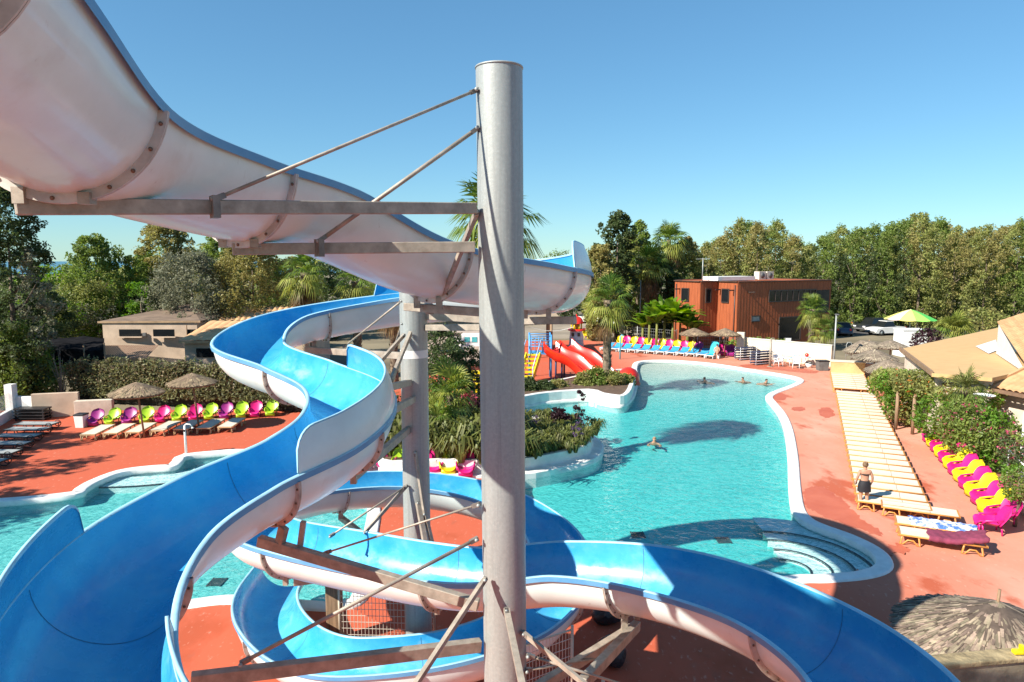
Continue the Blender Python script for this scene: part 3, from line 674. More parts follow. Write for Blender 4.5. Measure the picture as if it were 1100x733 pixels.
# far chairs behind the blue loungers
fx = [(667,'y'),(673,'p'),(681,'y'),(688.5,'p'),(696,'y'),(704,'p'),(711,'y'),(719,'p'),(727,'y'),(735,'p'),(743,'y'),(750,'d'),(776,'p'),(785,'d')]
for i, (x, c) in enumerate(fx):
    y = 371.3+(x-667)*.098; nm = dict(y='yellow', p='pink', d='plum')[c]
    put(dict(y=yl, p=pk, d=pu)[c], G(x, y), -.35+random.uniform(-.1,.1), '%s easy chair behind the far blue loungers, %s from the palm trunk' % (nm, nth(i, 0)), 'easy chairs behind the blue loungers', 1.12)
for i, (x, y, c) in enumerate(((631,364.5,'y'),(636,363,'y'),(642,364.5,'y'),(629,362.5,'p'),(647,364,'p'))):
    put(dict(y=yl, p=pk)[c], G(x, y), .5, '%s easy chair in the far cluster beside toy lighthouse, %s from left' % (dict(y='yellow', p='pink')[c], ['second','third','fourth','first','fifth'][i]), 'easy chairs beside the toy lighthouse', 1.1)
# beige loungers, left
lw = lounger(TANPL, CANVAS, 'x', 'beige loungers in front of the hedge', W=.70)
for i, (x, y) in enumerate(zip((94.5,118.5,142.5,168.5,194,218.5,241.5), (474,472.6,471.5,469.5,468,466.8,465.6))):
    p = G(x, y); lab = 'beige lounger in front of the hedge chairs, %s from the left' % ['first','second','third','fourth','fifth','sixth','seventh'][i]
    rz = 1.66 if i < 3 else 1.60
    if i == 0: lw.location = p; lw.rotation_euler = (0,0,rz); lw['label'] = lab
    else: dup(lw, p, rz, lab)
# dark framed loungers at the left edge
dk = lounger(BLACK, NAVYC, 'x', 'dark framed loungers by the glass fence', W=.68, curl=True)
for i, (x, y) in enumerate(((60,461.5),(51,467.5),(41.5,475),(30.5,483.5),(18,493),(5,503))):
    lab = 'grey mesh lounger with dark curled arms, %s from the low left wall' % ['first','second','third','fourth','fifth','sixth'][i]
    rz = PI-.03
    if i == 0: dk.location = G(x,y); dk.rotation_euler = (0,0,rz); dk['label'] = lab
    else: dup(dk, G(x,y), rz, lab)
t = thing('lounger_stack', 'low stack of dark folded loungers against the pale left wall', 'lounger stack', G(29,453)+Vector((0,.5,0)))
for k in range(4): MB().box((0,0,.12+.17*k), (1.7,.65,.07)).build('folded_lounger', BLACK, t); 
b = MB(); [b.box((x,y,.33), (.06,.06,.66)) for x in (-.75,.75) for y in (-.28,.28)]; b.build('leg', BLACK, t)
# blue loungers, far
bl = lounger(WHITEPL, BLUEC, 'x', 'blue loungers by the far pool edge', W=.76, back=.42)
F0, F1 = G(648,377.5), G(752,384.6)
for i in range(11):
    p = F0.lerp(F1, i/10); lab = 'blue lounger with white frame at the far pool edge, %s from the palm trunk' % nth(i, 0)
    if i == 0: bl.location = p; bl.rotation_euler = (0,0,1.02); bl['label'] = lab
    else: dup(bl, p, 1.02, lab)
bl2 = lounger(WHITEPL, mat('turquoise_canvas', (.02,.42,.58), .7, .1, 3), 'turquoise lounger with its back raised, at the right end of the blue row', 'blue loungers by the far pool edge', W=.74, back=.95)
bl2.location = G(761,386); bl2.rotation_euler = (0,0,1.0)
# stacks of navy loungers
for i, (x, y) in enumerate(((801,386.5),(818,391.5))):
    t = thing('lounger_stack', ['stack of navy and white loungers nearer the red building corner','stack of navy and white loungers beside the grey shower pole'][i], 'lounger stack', G(x,y), .4)
    for k in range(5):
        b = MB(); 
        for q in range(5): b.box(((q-2)*.42, 0, .2+.22*k), (.34,.62,.05))
        b.build('lounger_bed', mat('navy_canvas', (.02,.03,.075), .7, .3, 8), t)
        b = MB()
        for sg in (-1,1): b.tube([(-1,sg*.33,.12+.22*k),(1,sg*.33,.12+.22*k)], .025, 6)
        b.build('side_rail', mat('blue_grey_plastic', (.30,.34,.42), .5, .2, 4), t)
    for x_ in (-.9,.9):
        for y_ in (-.33,.33): MB().tube([(x_,y_,0),(x_,y_,1.15)], .025, 6).build('leg', WHITEPL, t)
# thatched parasols
def thatch_umbrella(label, p, R, hz, group, m=THATCH, blades=700, tilt=(0,0), slope=.42, pole_r=.05, lean=(0,0)):
    t = thing('thatched_parasol', label, 'parasol', p, group=group)
    MB().tube([(lean[0],lean[1],0),(0,0,hz)], pole_r, 10).build('pole', WOOD, t)
    b = MB(); rise = R*slope; n = 48
    prof = [(.02, rise), (R*.12, rise*.94), (R*.35, rise*.72), (R*.65, rise*.40), (R*.9, rise*.08), (R, -.06), (R*.97, -.12), (R*.6, rise*.28), (R*.1, rise*.78)]
    b.lathe(prof, (0,0,hz-rise+.05), n, 0, .025)
    V = []
    for k in range(blades):
        a = RNG.uniform(0, 2*PI); r0 = R*math.sqrt(RNG.uniform(.0, .82)); ln_ = RNG.uniform(.25,.5)*R*.75; r1 = min(r0+ln_, R*RNG.uniform(.98,1.1))
        z = lambda r: hz+.05-rise+ (rise*(1-(r/R)**1.0)*1.02 if r < R else -.10*(r-R)/R-.03)
        w = RNG.uniform(.012,.03)*R/1.6*(1.5 if blades > 2000 else 2.2); a2 = a+RNG.uniform(-.05,.05); up = RNG.uniform(.0,.06)*R*.7
        d0 = np.array([math.cos(a), math.sin(a)]); d1 = np.array([math.cos(a2), math.sin(a2)]); tn = np.array([-d0[1], d0[0]])*w
        V.append([[*(d0*r0+tn), z(r0)+.015], [*(d0*r0-tn), z(r0)+.015], [*(d1*r1-tn*.5), z(r1)+up], [*(d1*r1+tn*.5), z(r1)+up]])
    b.quads(np.array(V)); o = b.build('canopy', m, t); o.rotation_euler = (tilt[0], tilt[1], 0)
    return t
GU = 'thatched parasols'
thatch_umbrella('thatched parasol with leaning pole over the plum and lime chairs, left of its twin', G(150,470), 1.22, 2.72, GU, lean=(.30,-.1), blades=1300)
thatch_umbrella('thatched parasol on a straight pole before the hedge, right of its twin', G(209,463), 1.15, 2.95, GU, lean=(.25,0), blades=1300)
thatch_umbrella('small thatched parasol beside the banana plants, left of the two by the red building', G(745,382), 1.35, 2.5, GU)
thatch_umbrella('small thatched parasol against the red building, right of the two there', G(778,384), 1.3, 2.6, GU)
thatch_umbrella('grey thatched parasol tilted towards the road beyond the other right-hand ones', G(932,396), 1.45, 2.35, GU, THATCHD, tilt=(.0,-.28))
thatch_umbrella('small grey thatched parasol half hidden behind the broad one', G(955,398), 1.3, 2.4, GU, THATCHD)
thatch_umbrella('broad grey thatched parasol above the far end of the lounger row', G(938,409), 1.55, 2.25, GU, THATCHD)
thatch_umbrella('low grey thatched parasol beside the flowering bush', G(956,420), 1.35, 2.1, GU, THATCHD, tilt=(0,-.18))
thatch_umbrella('large close thatched parasol with frayed straw behind the concrete wall', XY(1072, 12.1, 2.4)+Vector((0,0,-2.4)), 1.60, 2.30, GU, mat('thatch_close', (.26,.205,.145), .95, .3, 4, island=.62), blades=9000, slope=.46, pole_r=.07)
o = MB().tube([(0,0,2.2),(.03,.02,2.62)], .03, 6).build('wooden_spike', WOOD); o.location = XY(1072, 12.1, 2.4)+Vector((0,0,-2.4)); COLL = [x for x in COL.objects if x.name.startswith('thatched_parasol')][-1]; o.parent = COLL; o.location = (0,0,-.02)
# striped fabric parasol by the parking
t = thing('fabric_parasol', 'big parasol with yellow, green and pale panels beside the white booth', 'parasol', XY(977, 66, 2)+Vector((0,0,-2)))
MB().tube([(0,0,0),(0,0,4.0)], .05, 8).build('pole', WHITEPL, t)
pc = [mat('panel_yellow', (.68,.62,.16), .8, .05, 2), mat('panel_green', (.09,.50,.09), .8, .05, 2), mat('panel_lime', (.30,.60,.10), .8, .05, 2), mat('panel_blue', (.10,.40,.55), .8, .05, 2), mat('panel_pink', (.62,.48,.42), .8, .05, 2)]
for k in range(10):
    b = MB(); n = 6; rows = []
    for i in range(7):
        r = 2.25*i/6; z = 4.0-.95*(i/6)**1.25; rows.append([(r*math.cos(2*PI*(k+q/n)/10), r*math.sin(2*PI*(k+q/n)/10), z-.06*math.sin(PI*q/n)*(i/6)) for q in range(n+1)])
    b.grid(rows); b.build('canopy_panel', pc[[2,3,1,4,0,4,0,2,1,3][k]], t)
# lamp posts, poles, showers
def pole(label, p, h, r=.05, m=GALV, head=None, nm='lamp_post', cat='lamp post', arm=None):
    t = thing(nm, label, cat, p)
    MB().tube([(0,0,0),(0,0,h)], [r, r*.8], 10).build('pole', m, t)
    MB().lathe([(.001,.02),(r*2.4,.02),(r*2.4,0)], n=12).build('base_plate', m, t)
    if head == 'lamp':
        MB().box((0,-.1,h+.03), (.16,.42,.08)).build('lamp_head', GREYP, t)
    if head == 'flood':
        MB().box((0,-.08,h), (.55,.14,.3)).build('lamp_head', GREYP, t); MB().box((0,-.16,h), (.46,.02,.22)).build('lens', WHITEPL, t)
    if head == 'shower':
        MB().tube([(0,0,h),(.08,0,h+.07),(.25,0,h+.06),(.34,0,h-.06)], .03, 8).build('shower_arm', m, t); MB().lathe([(.001,.03),(.07,0),(.06,-.02),(.001,-.02)], (.36,0,h-.1), 10).build('shower_head', m, t)
        MB().box((0,-r,1.1), (.07,.05,.09)).build('push_button', BLACK, t)
    return t
pole('tall grey lamp post at the right end of the cream wall', G(895,401), 4.55, .07, GALV, 'lamp')
pole('grey shower column beside the navy lounger stack', G(827,394), 2.3, .10, GALV2, 'shower', 'shower', 'shower')
pole('short dark post with floodlight in front of the cream wall', G(845,388), 1.9, .05, BLACK, 'flood')
pole('white outdoor shower post in front of the left loungers', G(200,488), 1.32, .06, WHITE, 'shower', 'shower', 'shower')
pole('thin grey mast standing by the far palms', XY(687, 78, 0)+Vector((0,0,0)), 6.5, .06, GALV)
t = thing('pool_shower', 'slim turquoise shower tube by the far pool edge behind the palm trunk', 'shower', G(666,386)); MB().tube([(0,0,0),(0,0,2.0),(.1,0,2.15),(.3,0,2.1)], .06, 8).build('tube', mat('cyan_plastic', (.10,.50,.60), .4, .1, 3), t); MB().lathe([(.001,.03),(.08,0),(.001,-.02)], (.3,0,2.06), 8).build('shower_head', WHITEPL, t)
# bins and pots
def bin_(label, p, d, m, lid=BLACK):
    t = thing('waste_bin', label, 'bin', p); b = MB(); b.add([(x*d[0]/2*(.85 if z == 0 else 1), y*d[1]/2*(.85 if z == 0 else 1), z) for z in (0, d[2]) for x, y in ((-1,-1),(1,-1),(1,1),(-1,1))], [(3,2,1,0),(4,5,6,7),(0,1,5,4),(1,2,6,5),(2,3,7,6),(3,0,4,7)]); bevel(b.build('body', m, t), .02)
    bevel(MB().box((0,0,d[2]+.03), (d[0]*1.08,d[1]*1.08,.08)).build('lid', lid, t), .02); return t
bin_('dark grey square bin by the cream wall corner', G(883,398), (.85,.7,.75), mat('bin_grey', (.16,.16,.15), .6, .2, 3))
bin_('small white bin with dark rim beside the left wall', G(88,459), (.5,.5,.66), WHITEPL)
t = thing('plant_pot', 'white pot with dark rim near the white chairs', 'plant pot', G(869,395)); MB().lathe([(.001,0),(.2,0),(.28,.4),(.24,.4),(.2,.3),(.001,.3)], n=16).build('pot', WHITEPL, t); MB().lathe([(.29,.36),(.29,.44),(.2,.44)], n=16).build('dark_rim', BLACK, t)
# white plastic chairs and tables by the cream wall
def plastic_chair(label, p, rz):
    t = thing('plastic_chair', label, 'chair', p, rz, 'white plastic chairs by the cream wall')
    MB().box((0,0,.45), (.52,.5,.05)).build('seat', WHITEPL, t)
    b = MB(); rows = [[(-.26+.52*k/6, .24+.14*v-.05*(abs(k-3)/3)**2, .45+.52*v) for k in range(7)] for v in (0,.25,.5,.75,1)]; b.grid(rows); o = b.build('backrest', WHITEPL, t); o.modifiers.new('s','SOLIDIFY').thickness = .03
    for x in (-.23,.23):
        for y in (-.22,.22): MB().tube([(x,y,.45),(x*1.15,y*1.2,0)], .025, 6).build('leg', WHITEPL, t)
        MB().beam((x*1.1,-.2,.66),(x*1.1,.3,.7),.05,.04).build('armrest', WHITEPL, t)
plastic_chair('white plastic chair left of the pale blue table', G(836,394), .5); plastic_chair('white plastic chair between the table and the turquoise towel', G(855,396), -.4); plastic_chair('white plastic chair facing the cream wall behind the left one', G(838,391), 2.4)
for i, (x, y) in enumerate(((846,393.5),(863,393))):
    t = thing('garden_table', ['pale blue round table between the white plastic chairs','pale table right of the turquoise towel'][i], 'table', G(x,y)); MB().lathe([(.001,.74),(.55,.74),(.55,.70),(.001,.70)], n=20).build('tabletop', mat('pale_blue_top', (.55,.68,.75), .6, .08, 3), t)
    for a in range(4): MB().tube([(.35*math.cos(a*PI/2),.35*math.sin(a*PI/2),.7),(.42*math.cos(a*PI/2),.42*math.sin(a*PI/2),0)], .025, 6).build('leg', WHITEPL, t)
b = MB(); b.grid([[(-.25+.5*k/6, .42-.02*v+.012*math.sin(k*2), 1.02-.75*v) for k in range(7)] for v in (0,.2,.4,.6,.8,1)]); o = b.build('hung_towel', mat('teal_towel', (.03,.30,.34), .9, .2, 5), loc=G(855,396)); o.rotation_euler = (0,0,-.4); o.modifiers.new('s','SOLIDIFY').thickness = .02; tag(o, 'turquoise towel hung over the back of a white plastic chair', 'towel')
b = MB(); b.sphere((0,0,.0), .16, n=16, m=10); o = b.build('red_ball', RED, loc=G(863,393)+Vector((.25,0,.90))); tag(o, 'red ball lying on the right-hand pale table', 'ball')
# ------------------------------------------------------------------ VEGETATION
def leaf_quads(P, size, up=.35, asp=.55, rng=RNG):
    """diamond leaves at points P (n,3)"""
    n = len(P); a = rng.normal(size=(n,3)); a[:,2] *= .8; a /= np.linalg.norm(a, axis=1)[:,None]
    nn = rng.normal(size=(n,3)); nn[:,2] += up*2; b = np.cross(nn, a); b /= (np.linalg.norm(b, axis=1)[:,None]+1e-6)
    s = size*rng.uniform(.6,1.35,(n,1)); c = np.cross(a, b)*s*.12
    return np.stack([P-a*s*.5, P+b*s*asp*.5+c, P+a*s*.5, P-b*s*asp*.5+c], 1)
def clumps(R, zc, hz, n, per, csize, shape, rough=.22, seed=0, droop=0):
    """leaf positions of a crown: n clumps of per leaves; shape(v) gives the relative radius at height v in 0..1"""
    rng = np.random.default_rng(seed); out = []; ph = rng.uniform(0, 6.28, 6)
    for i in range(n):
        v = rng.uniform(0, 1); a = rng.uniform(0, 2*PI)
        lob = 1+rough*(math.sin(2*a+ph[0]+v*3)+.7*math.sin(3*a+ph[1]-v*5)+.5*math.sin(5*a+ph[2]+v*9))*.6
        rr = R*shape(v)*lob*math.sqrt(rng.uniform(.25, 1.0)); c = np.array([rr*math.cos(a), rr*math.sin(a), zc+hz*(v+rng.normal()*.015)])
        cs = csize*rng.uniform(.55,1.3); k = int(per*rng.uniform(.6,1.4))
        q = rng.normal(size=(k,3)); q /= np.linalg.norm(q,axis=1)[:,None]; q *= (rng.uniform(.2,1,(k,1))**.5)*cs; q[:,2] *= .75
        if droop: q[:,2] -= droop*np.abs(rng.normal(size=k))*cs
        out.append(c+q)
    return np.concatenate(out), rng
SH = dict(
 column=lambda v: (.62+.5*math.sin(PI*min(1, v*.9+.08)))*(1 if v < .8 else max(.12, 1-((v-.8)/.2)**1.6*.85)),
 round=lambda v: max(.1, math.sin(PI*(v*.86+.10))**.6), cone=lambda v: max(.06, 1-v)**.8, spread=lambda v: max(.15, math.sin(PI*(v*.75+.2))**.5),
 bush=lambda v: max(.1, math.cos(v*PI/2*.92))**.55)
def tree_proto(name, label, cat, R, z0, h, shape, lm, leaf, n, per, cs, group=None, seed=0, trunk_r=.2, lm2=None, limbs=6, rough=.25, up=.35, droop=0, frac2=.3):
    t = thing(name, label, cat, group=group)
    P, rng = clumps(R, z0, h-z0, n, per, cs, SH[shape], rough, seed, droop)
    Q = leaf_quads(P, leaf, up, rng=rng)
    b = MB()
    if lm2:
        # whole clumps of the second leaf colour
        key = np.sin(P[:,0]*2.1/R*1.7+seed)+np.sin(P[:,1]*1.9/R*1.7+seed*2)+np.sin(P[:,2]*7/h+seed); msk = key > np.quantile(key, 1-frac2)
        b.quads(Q[~msk], 0); b.quads(Q[msk], 1); b.build('crown', [LF[lm], LF[lm2]], t)
    else: b.quads(Q); b.build('crown', LF[lm], t)
    if trunk_r:
        b = MB(); top = z0+(h-z0)*.75; b.tube([(0,0,-.05),(rng.normal()*.06,rng.normal()*.06,z0+.2),(rng.normal()*.15,rng.normal()*.15,(z0+top)/2),(0,0,top)], [trunk_r*1.25,trunk_r,trunk_r*.7,trunk_r*.2], 8)
        for k in range(limbs):
            v = rng.uniform(.1,.75); a = rng.uniform(0,2*PI); r = R*SH[shape](min(1,v+.15))*.8; zz = z0+(top-z0)*v
            b.tube([(0,0,zz-.3),(r*.45*math.cos(a),r*.45*math.sin(a),zz+.25),(r*math.cos(a),r*math.sin(a),zz+(h-z0)*.14)], [trunk_r*.5,trunk_r*.3,trunk_r*.08], 6)
        b.build('trunk', BARK, t)
    return t
# right-hand tree line ---------------------------------------------------
GT = 'tall trees of the tree line behind the car park'
protos = [tree_proto('line_tree', 'x', 'tree', 2.7, .2, 13, 'column', a, .30, 330, 26, .62, GT, seed=i+1, lm2=b_, rough=.5, frac2=f) for i, (a, b_, f) in enumerate((('olive','mid',.35),('mid','olive',.4),('olive','brown',.4),('mid','dark',.4),('brown','olive',.45)))]
first = set()
line = [(740,88,270,30),(757,92,264,28),(774,88,252,32),(792,90,240,32),(812,87,238,34),(832,91,240,32),(850,88,254,28),(868,94,264,26),(884,88,254,28),(901,92,247,30),(918,87,247,30),(936,91,241,32),(953,87,242,30),(970,92,236,34),(988,86,233,34),(1006,91,236,32),(1024,86,244,30),(1041,90,246,28),(1058,86,241,32),(1075,91,247,30),(1092,86,240,32),(1110,90,242,34),(1132,87,246,36),
 (728,106,276,36),(770,112,258,38),(800,114,240,40),(826,110,247,38),(856,116,262,36),(890,112,252,38),(925,114,248,40),(957,110,240,42),(980,112,231,44),(1008,114,240,42),(1045,112,244,42),(1082,112,243,42),(1120,114,243,44)]
for i, (px, y, top, w) in enumerate(line):
    pi = (i*7+(i//3)) % 5; h = ZAT(top, y)*random.uniform(.97,1.02); p = XY(px, y, 6); p.z = 0
    sx = (w/FPX*y)/(2*2.7*.86); near = i < 23
    n_ = i if near else i-23
    lab = ('%s tall tree, front row behind the car park, %s rightwards from the red building' if near else '%s tall tree, back row behind the car park, %s rightwards from the red building') % (['olive green','mid green','dry olive','dark green','brownish'][pi], nth(n_, 0))
    if pi not in first:
        first.add(pi); o = protos[pi]; o.location = p; o['label'] = lab
    else: o = dup(protos[pi], p, random.uniform(0,6.28), lab)
    o.scale = (sx, sx, h/13.0); o.rotation_euler.z = random.uniform(0, 6.28)
# understorey hedge along the car park
hb = MB(); P = np.stack([RNG.uniform(0,1,5200) for _ in range(3)],1); x = 30+P[:,0]*52; hgt = 2.6+.9*np.sin(x*.9)+.6*np.sin(x*2.3)
P = np.stack([x, 97-.04*(x-30)+(P[:,1]-.5)*2, P[:,2]**.7*hgt], 1); hb.quads(leaf_quads(P, .5)); o = hb.build('shrub_belt', LF['mid']); tag(o, 'dense belt of shrubs under the tall trees behind the car park', 'shrubs', kind='stuff')
# middle trees
def one(name, label, px, y, top, wpx, shape, lm, z0=1.0, leaf=.3, n=110, per=42, cs=.26, cat='tree', lm2=None, seed=0, **k):
    h = ZAT(top, y); R = wpx/FPX*y/2; p = XY(px, y, h*.6); p.z = 0
    t = tree_proto(name, label, cat, R, z0, h, shape, lm, leaf, n, per, R*cs*1.3, seed=seed, lm2=lm2, **k); t.location = p; return t
one('conifer_like_tree', 'dark blue-green tree with feathery top behind the far palms', 663, 76, 231, 46, 'round', 'dark', 2.0, .36, 260, 44, .15, seed=21, rough=.5)
one('broadleaf_tree', 'dark tree with paler crown right of the feathery dark one', 686, 82, 240, 36, 'column', 'mid', 1.0, .34, 230, 40, .17, seed=22, lm2='olive')
one('broadleaf_tree', 'yellowish tree just right of the slide end', 645, 74, 266, 44, 'round', 'brown', .4, .34, 230, 40, .17, seed=23, lm2='olive')
one('broadleaf_tree', 'olive tree behind the pale palm trunks', 676, 86, 252, 50, 'column', 'olive', .5, .34, 230, 40, .17, seed=24)
one('broadleaf_tree', 'dark ivy-covered tree beside the red building', 711, 82, 277, 34, 'column', 'dark', .2, .34, 230, 40, .17, seed=25)
one('broadleaf_tree', 'pale olive tree between the fan palm and the red building', 737, 86, 258, 40, 'column', 'olive', .5, .34, 240, 40, .17, seed=26, lm2='brown')
for i, (px, y, top, w, lm) in enumerate(((600,150,273,46,'mid'),(628,140,276,40,'olive'),(575,120,282,60,'olive'),(540,110,284,50,'mid'),(500,105,283,60,'dark'),(460,100,286,60,'olive'),(615,105,292,50,'dark'),(560,95,300,60,'mid'),(650,98,285,50,'dark'),(420,90,285,70,'mid'),(380,95,276,60,'dark'))):
    one('background_tree', 'far %s tree low behind the upper slide, %s from the right' % (dict(mid='green', olive='olive', dark='dark')[lm], nth(i, 0)), px, y, top, w, 'round', lm, .3, .45, 90, 36, .28, seed=40+i, group='far trees behind the slide', limbs=3)
# left trees
one('poplar_tree', 'big dark tree with silvery leaf undersides at the left edge', 12, 41, 200, 86, 'round', 'dark', .6, .20, 520, 60, .14, seed=61, lm2='silver', rough=.5, frac2=.12, limbs=12)
one('broadleaf_tree', 'bright green tree with pointed boughs below the white slide', 106, 58, 257, 70, 'round', 'mid', .5, .26, 300, 56, .15, seed=62, lm2='bright', rough=.6)
one('broadleaf_tree', 'low yellow-green tree near the sea gap', 64, 64, 287, 74, 'spread', 'lime', .3, .28, 220, 50, .18, seed=63, lm2='mid')
one('olive_tree', 'wide silvery olive tree above the dark shade net', 84, 57, 304, 104, 'spread', 'silver', .6, .19, 380, 56, .14, seed=64, lm2='olive', rough=.5, frac2=.5, up=.2)
one('shrub', 'small vivid green shrub left of the silvery tree', 152, 54, 303, 34, 'round', 'bright', .3, .2, 60, 45, .25, seed=65, cat='shrub')
one('broadleaf_tree', 'tall brown-green tree rising behind the tan building', 178, 62, 242, 70, 'round', 'brown', .5, .27, 420, 52, .14, seed=66, lm2='mid', rough=.55, limbs=10)
one('olive_tree', 'broad drooping silver-grey tree over the tan building', 207, 55, 273, 92, 'round', 'silver', .5, .2, 460, 56, .13, seed=67, droop=.8, rough=.4, up=.1)
one('broadleaf_tree', 'thin green tree behind the white slide flange', 238, 72, 256, 48, 'round', 'mid', .5, .3, 220, 48, .17, seed=68, lm2='brown')
one('broadleaf_tree', 'yellow-olive tree below the second slide beam', 272, 58, 258, 92, 'round', 'brown', .4, .24, 460, 54, .14, seed=69, lm2='olive', rough=.4)
one('broadleaf_tree', 'dim green tree far behind the tan building', 215, 80, 268, 60, 'round', 'olive', .3, .34, 200, 46, .18, seed=70)
one('broadleaf_tree', 'dark low tree behind the shade net', 45, 52, 318, 70, 'round', 'dark', .3, .24, 220, 50, .18, seed=71)
one('shrub', 'large glossy shrub at the left edge beside the glass fence', 15, 40.2, 352, 76, 'bush', 'mid', .0, .17, 260, 55, .2, seed=72, cat='shrub', lm2='bright', trunk_r=0, frac2=.25)
one('shrub', 'grey-green shrub behind the tan building roof', 243, 60, 308, 44, 'bush', 'silver', .0, .2, 60, 40, .25, seed=73, cat='shrub', trunk_r=0)
for i, (px, y, top, w, lm, l2) in enumerate(((130,70,290,70,'mid','olive'),(165,78,284,60,'brown','olive'),(225,90,272,70,'olive','mid'),(275,85,276,70,'dark','mid'),(310,80,280,60,'mid','olive'),(95,90,288,60,'olive','mid'),(30,80,300,60,'dark','mid'),(345,75,284,60,'dark','mid'),(150,60,316,60,'dark','olive'),(185,64,312,50,'silver','olive'))):
    one('background_tree', '%s background tree behind the tan building, %s of its group' % (dict(dark='dark', mid='green', olive='olive', brown='brownish', silver='silvery')[lm], nth(i, 0)), px, y, top, w, 'round', lm, .2, .34, 190, 44, .17, seed=140+i, group='trees behind the tan building', limbs=4, lm2=l2)
for i, (x, y, h, R) in enumerate(((-31.5,20.5,11,2.6),(-35,24,12,3.0),(-29,17.5,9.5,2.2))):
    t = tree_proto('umbrella_pine', ['middle','tallest','lowest'][i]+' tree of three standing left of the dark loungers', 'tree', R, 3.2, h, 'spread', 'dark', .3, 130, 40, .6, 'trees left of the dark loungers', seed=160+i, lm2='mid'); t.location = (x, y, 0)
# bare shrub
t = thing('bare_shrub', 'leafless pale shrub standing in front of the dark shade net', 'shrub', XY(66, 41, 1)+Vector((0,0,-1)))
b = MB()
for k in range(22):
    a = RNG.uniform(0, 6.28); h = RNG.uniform(1.6, 3.6); r = RNG.uniform(.2,.9); b.tube([(0,0,0),(r*.3*math.cos(a), r*.3*math.sin(a), h*.5),(r*math.cos(a+.3), r*math.sin(a+.3), h)], [.03,.018,.006], 5)
b.build('branches', mat('pale_bark', (.34,.28,.21), .9, .2, 5), t)
# hedge behind the plum and lime chairs
a0, a1 = G(64,437), G(318,449); d = (a1-a0); n_ = Vector((-d.y, d.x, 0)).normalized()
hd = thing('hedge', 'long clipped dark hedge with tan young leaves behind the plum and lime chairs', 'hedge')
m_ = 15000; s_ = RNG.uniform(0,1,m_); dep = RNG.uniform(0,1.3,m_); zz = RNG.uniform(.15,1,m_)**.8; faceq = RNG.uniform(0,1,m_) < .6; dep[faceq] = RNG.uniform(-.12,.18,faceq.sum())
topz = 2.72+.14*np.sin(s_*40)+.10*np.sin(s_*97+1)-.25*(s_ < .04); P = np.stack([a0.x+d.x*s_+n_.x*(dep+.75), a0.y+d.y*s_+n_.y*(dep+.75), zz*topz], 1)
P[:,2] += RNG.normal(size=m_)*.06
b = MB(); Q = leaf_quads(P, .20, .2); young = (RNG.uniform(0,1,m_) < .22) & (P[:,2] > 1.1); b.quads(Q[~young], 0); b.quads(Q[young], 1); b.build('foliage', [LF['hedge'], mat('leaf_young', (.26,.20,.11), .5, .2, .5, island=.3, transl=.25)], hd)
b = MB()
for k in range(26):
    p = a0+d*((k+.5)/26)+n_*1.3; b.tube([p, p+Vector((0,0,1.5)), p+Vector((RNG.normal()*.2,0,2.5))], [.05,.04,.02], 5)
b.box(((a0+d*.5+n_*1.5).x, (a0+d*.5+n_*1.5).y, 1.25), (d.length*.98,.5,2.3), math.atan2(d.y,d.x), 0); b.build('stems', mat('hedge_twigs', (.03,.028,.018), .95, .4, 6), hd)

# palms -----------------------------------------------------------------
def fan_leaf(b, o, dirv, petiole, R, mi=0, blades=15, span=2.3, droop=.35, sag=.2, rng=RNG):
    dirv = Vector(dirv).normalized(); o = Vector(o); sd = dirv.cross(Vector((0,0,1)))
    if sd.length < .05: sd = Vector((1,0,0))
    sd.normalize(); up = sd.cross(dirv); hub = o+dirv*petiole+Vector((0,0,-sag*petiole*petiole*.3))
    w = .03; b.add([o+sd*w, o-sd*w, hub-sd*w*.6, hub+sd*w*.6], [(0,1,2,3)], mi)
    V = []
    for k in range(blades):
        a = -span/2+span*k/(blades-1); L = R*(.75+.25*math.cos(a*.8))*rng.uniform(.88,1.08)
        e = (dirv*math.cos(a)+sd*math.sin(a)); bw = R*span/blades*.27
        nrm = (sd*math.cos(a)-dirv*math.sin(a)); fold = up*((k % 2)-.5)*.05*R
        mid = hub+e*L*.55+fold; tip = hub+e*L+Vector((0,0,-droop*L))+up*(.0)
        V.append([tuple(hub), tuple(mid+nrm*bw), tuple(tip), tuple(mid-nrm*bw)])
    b.quads(np.array(V), mi)
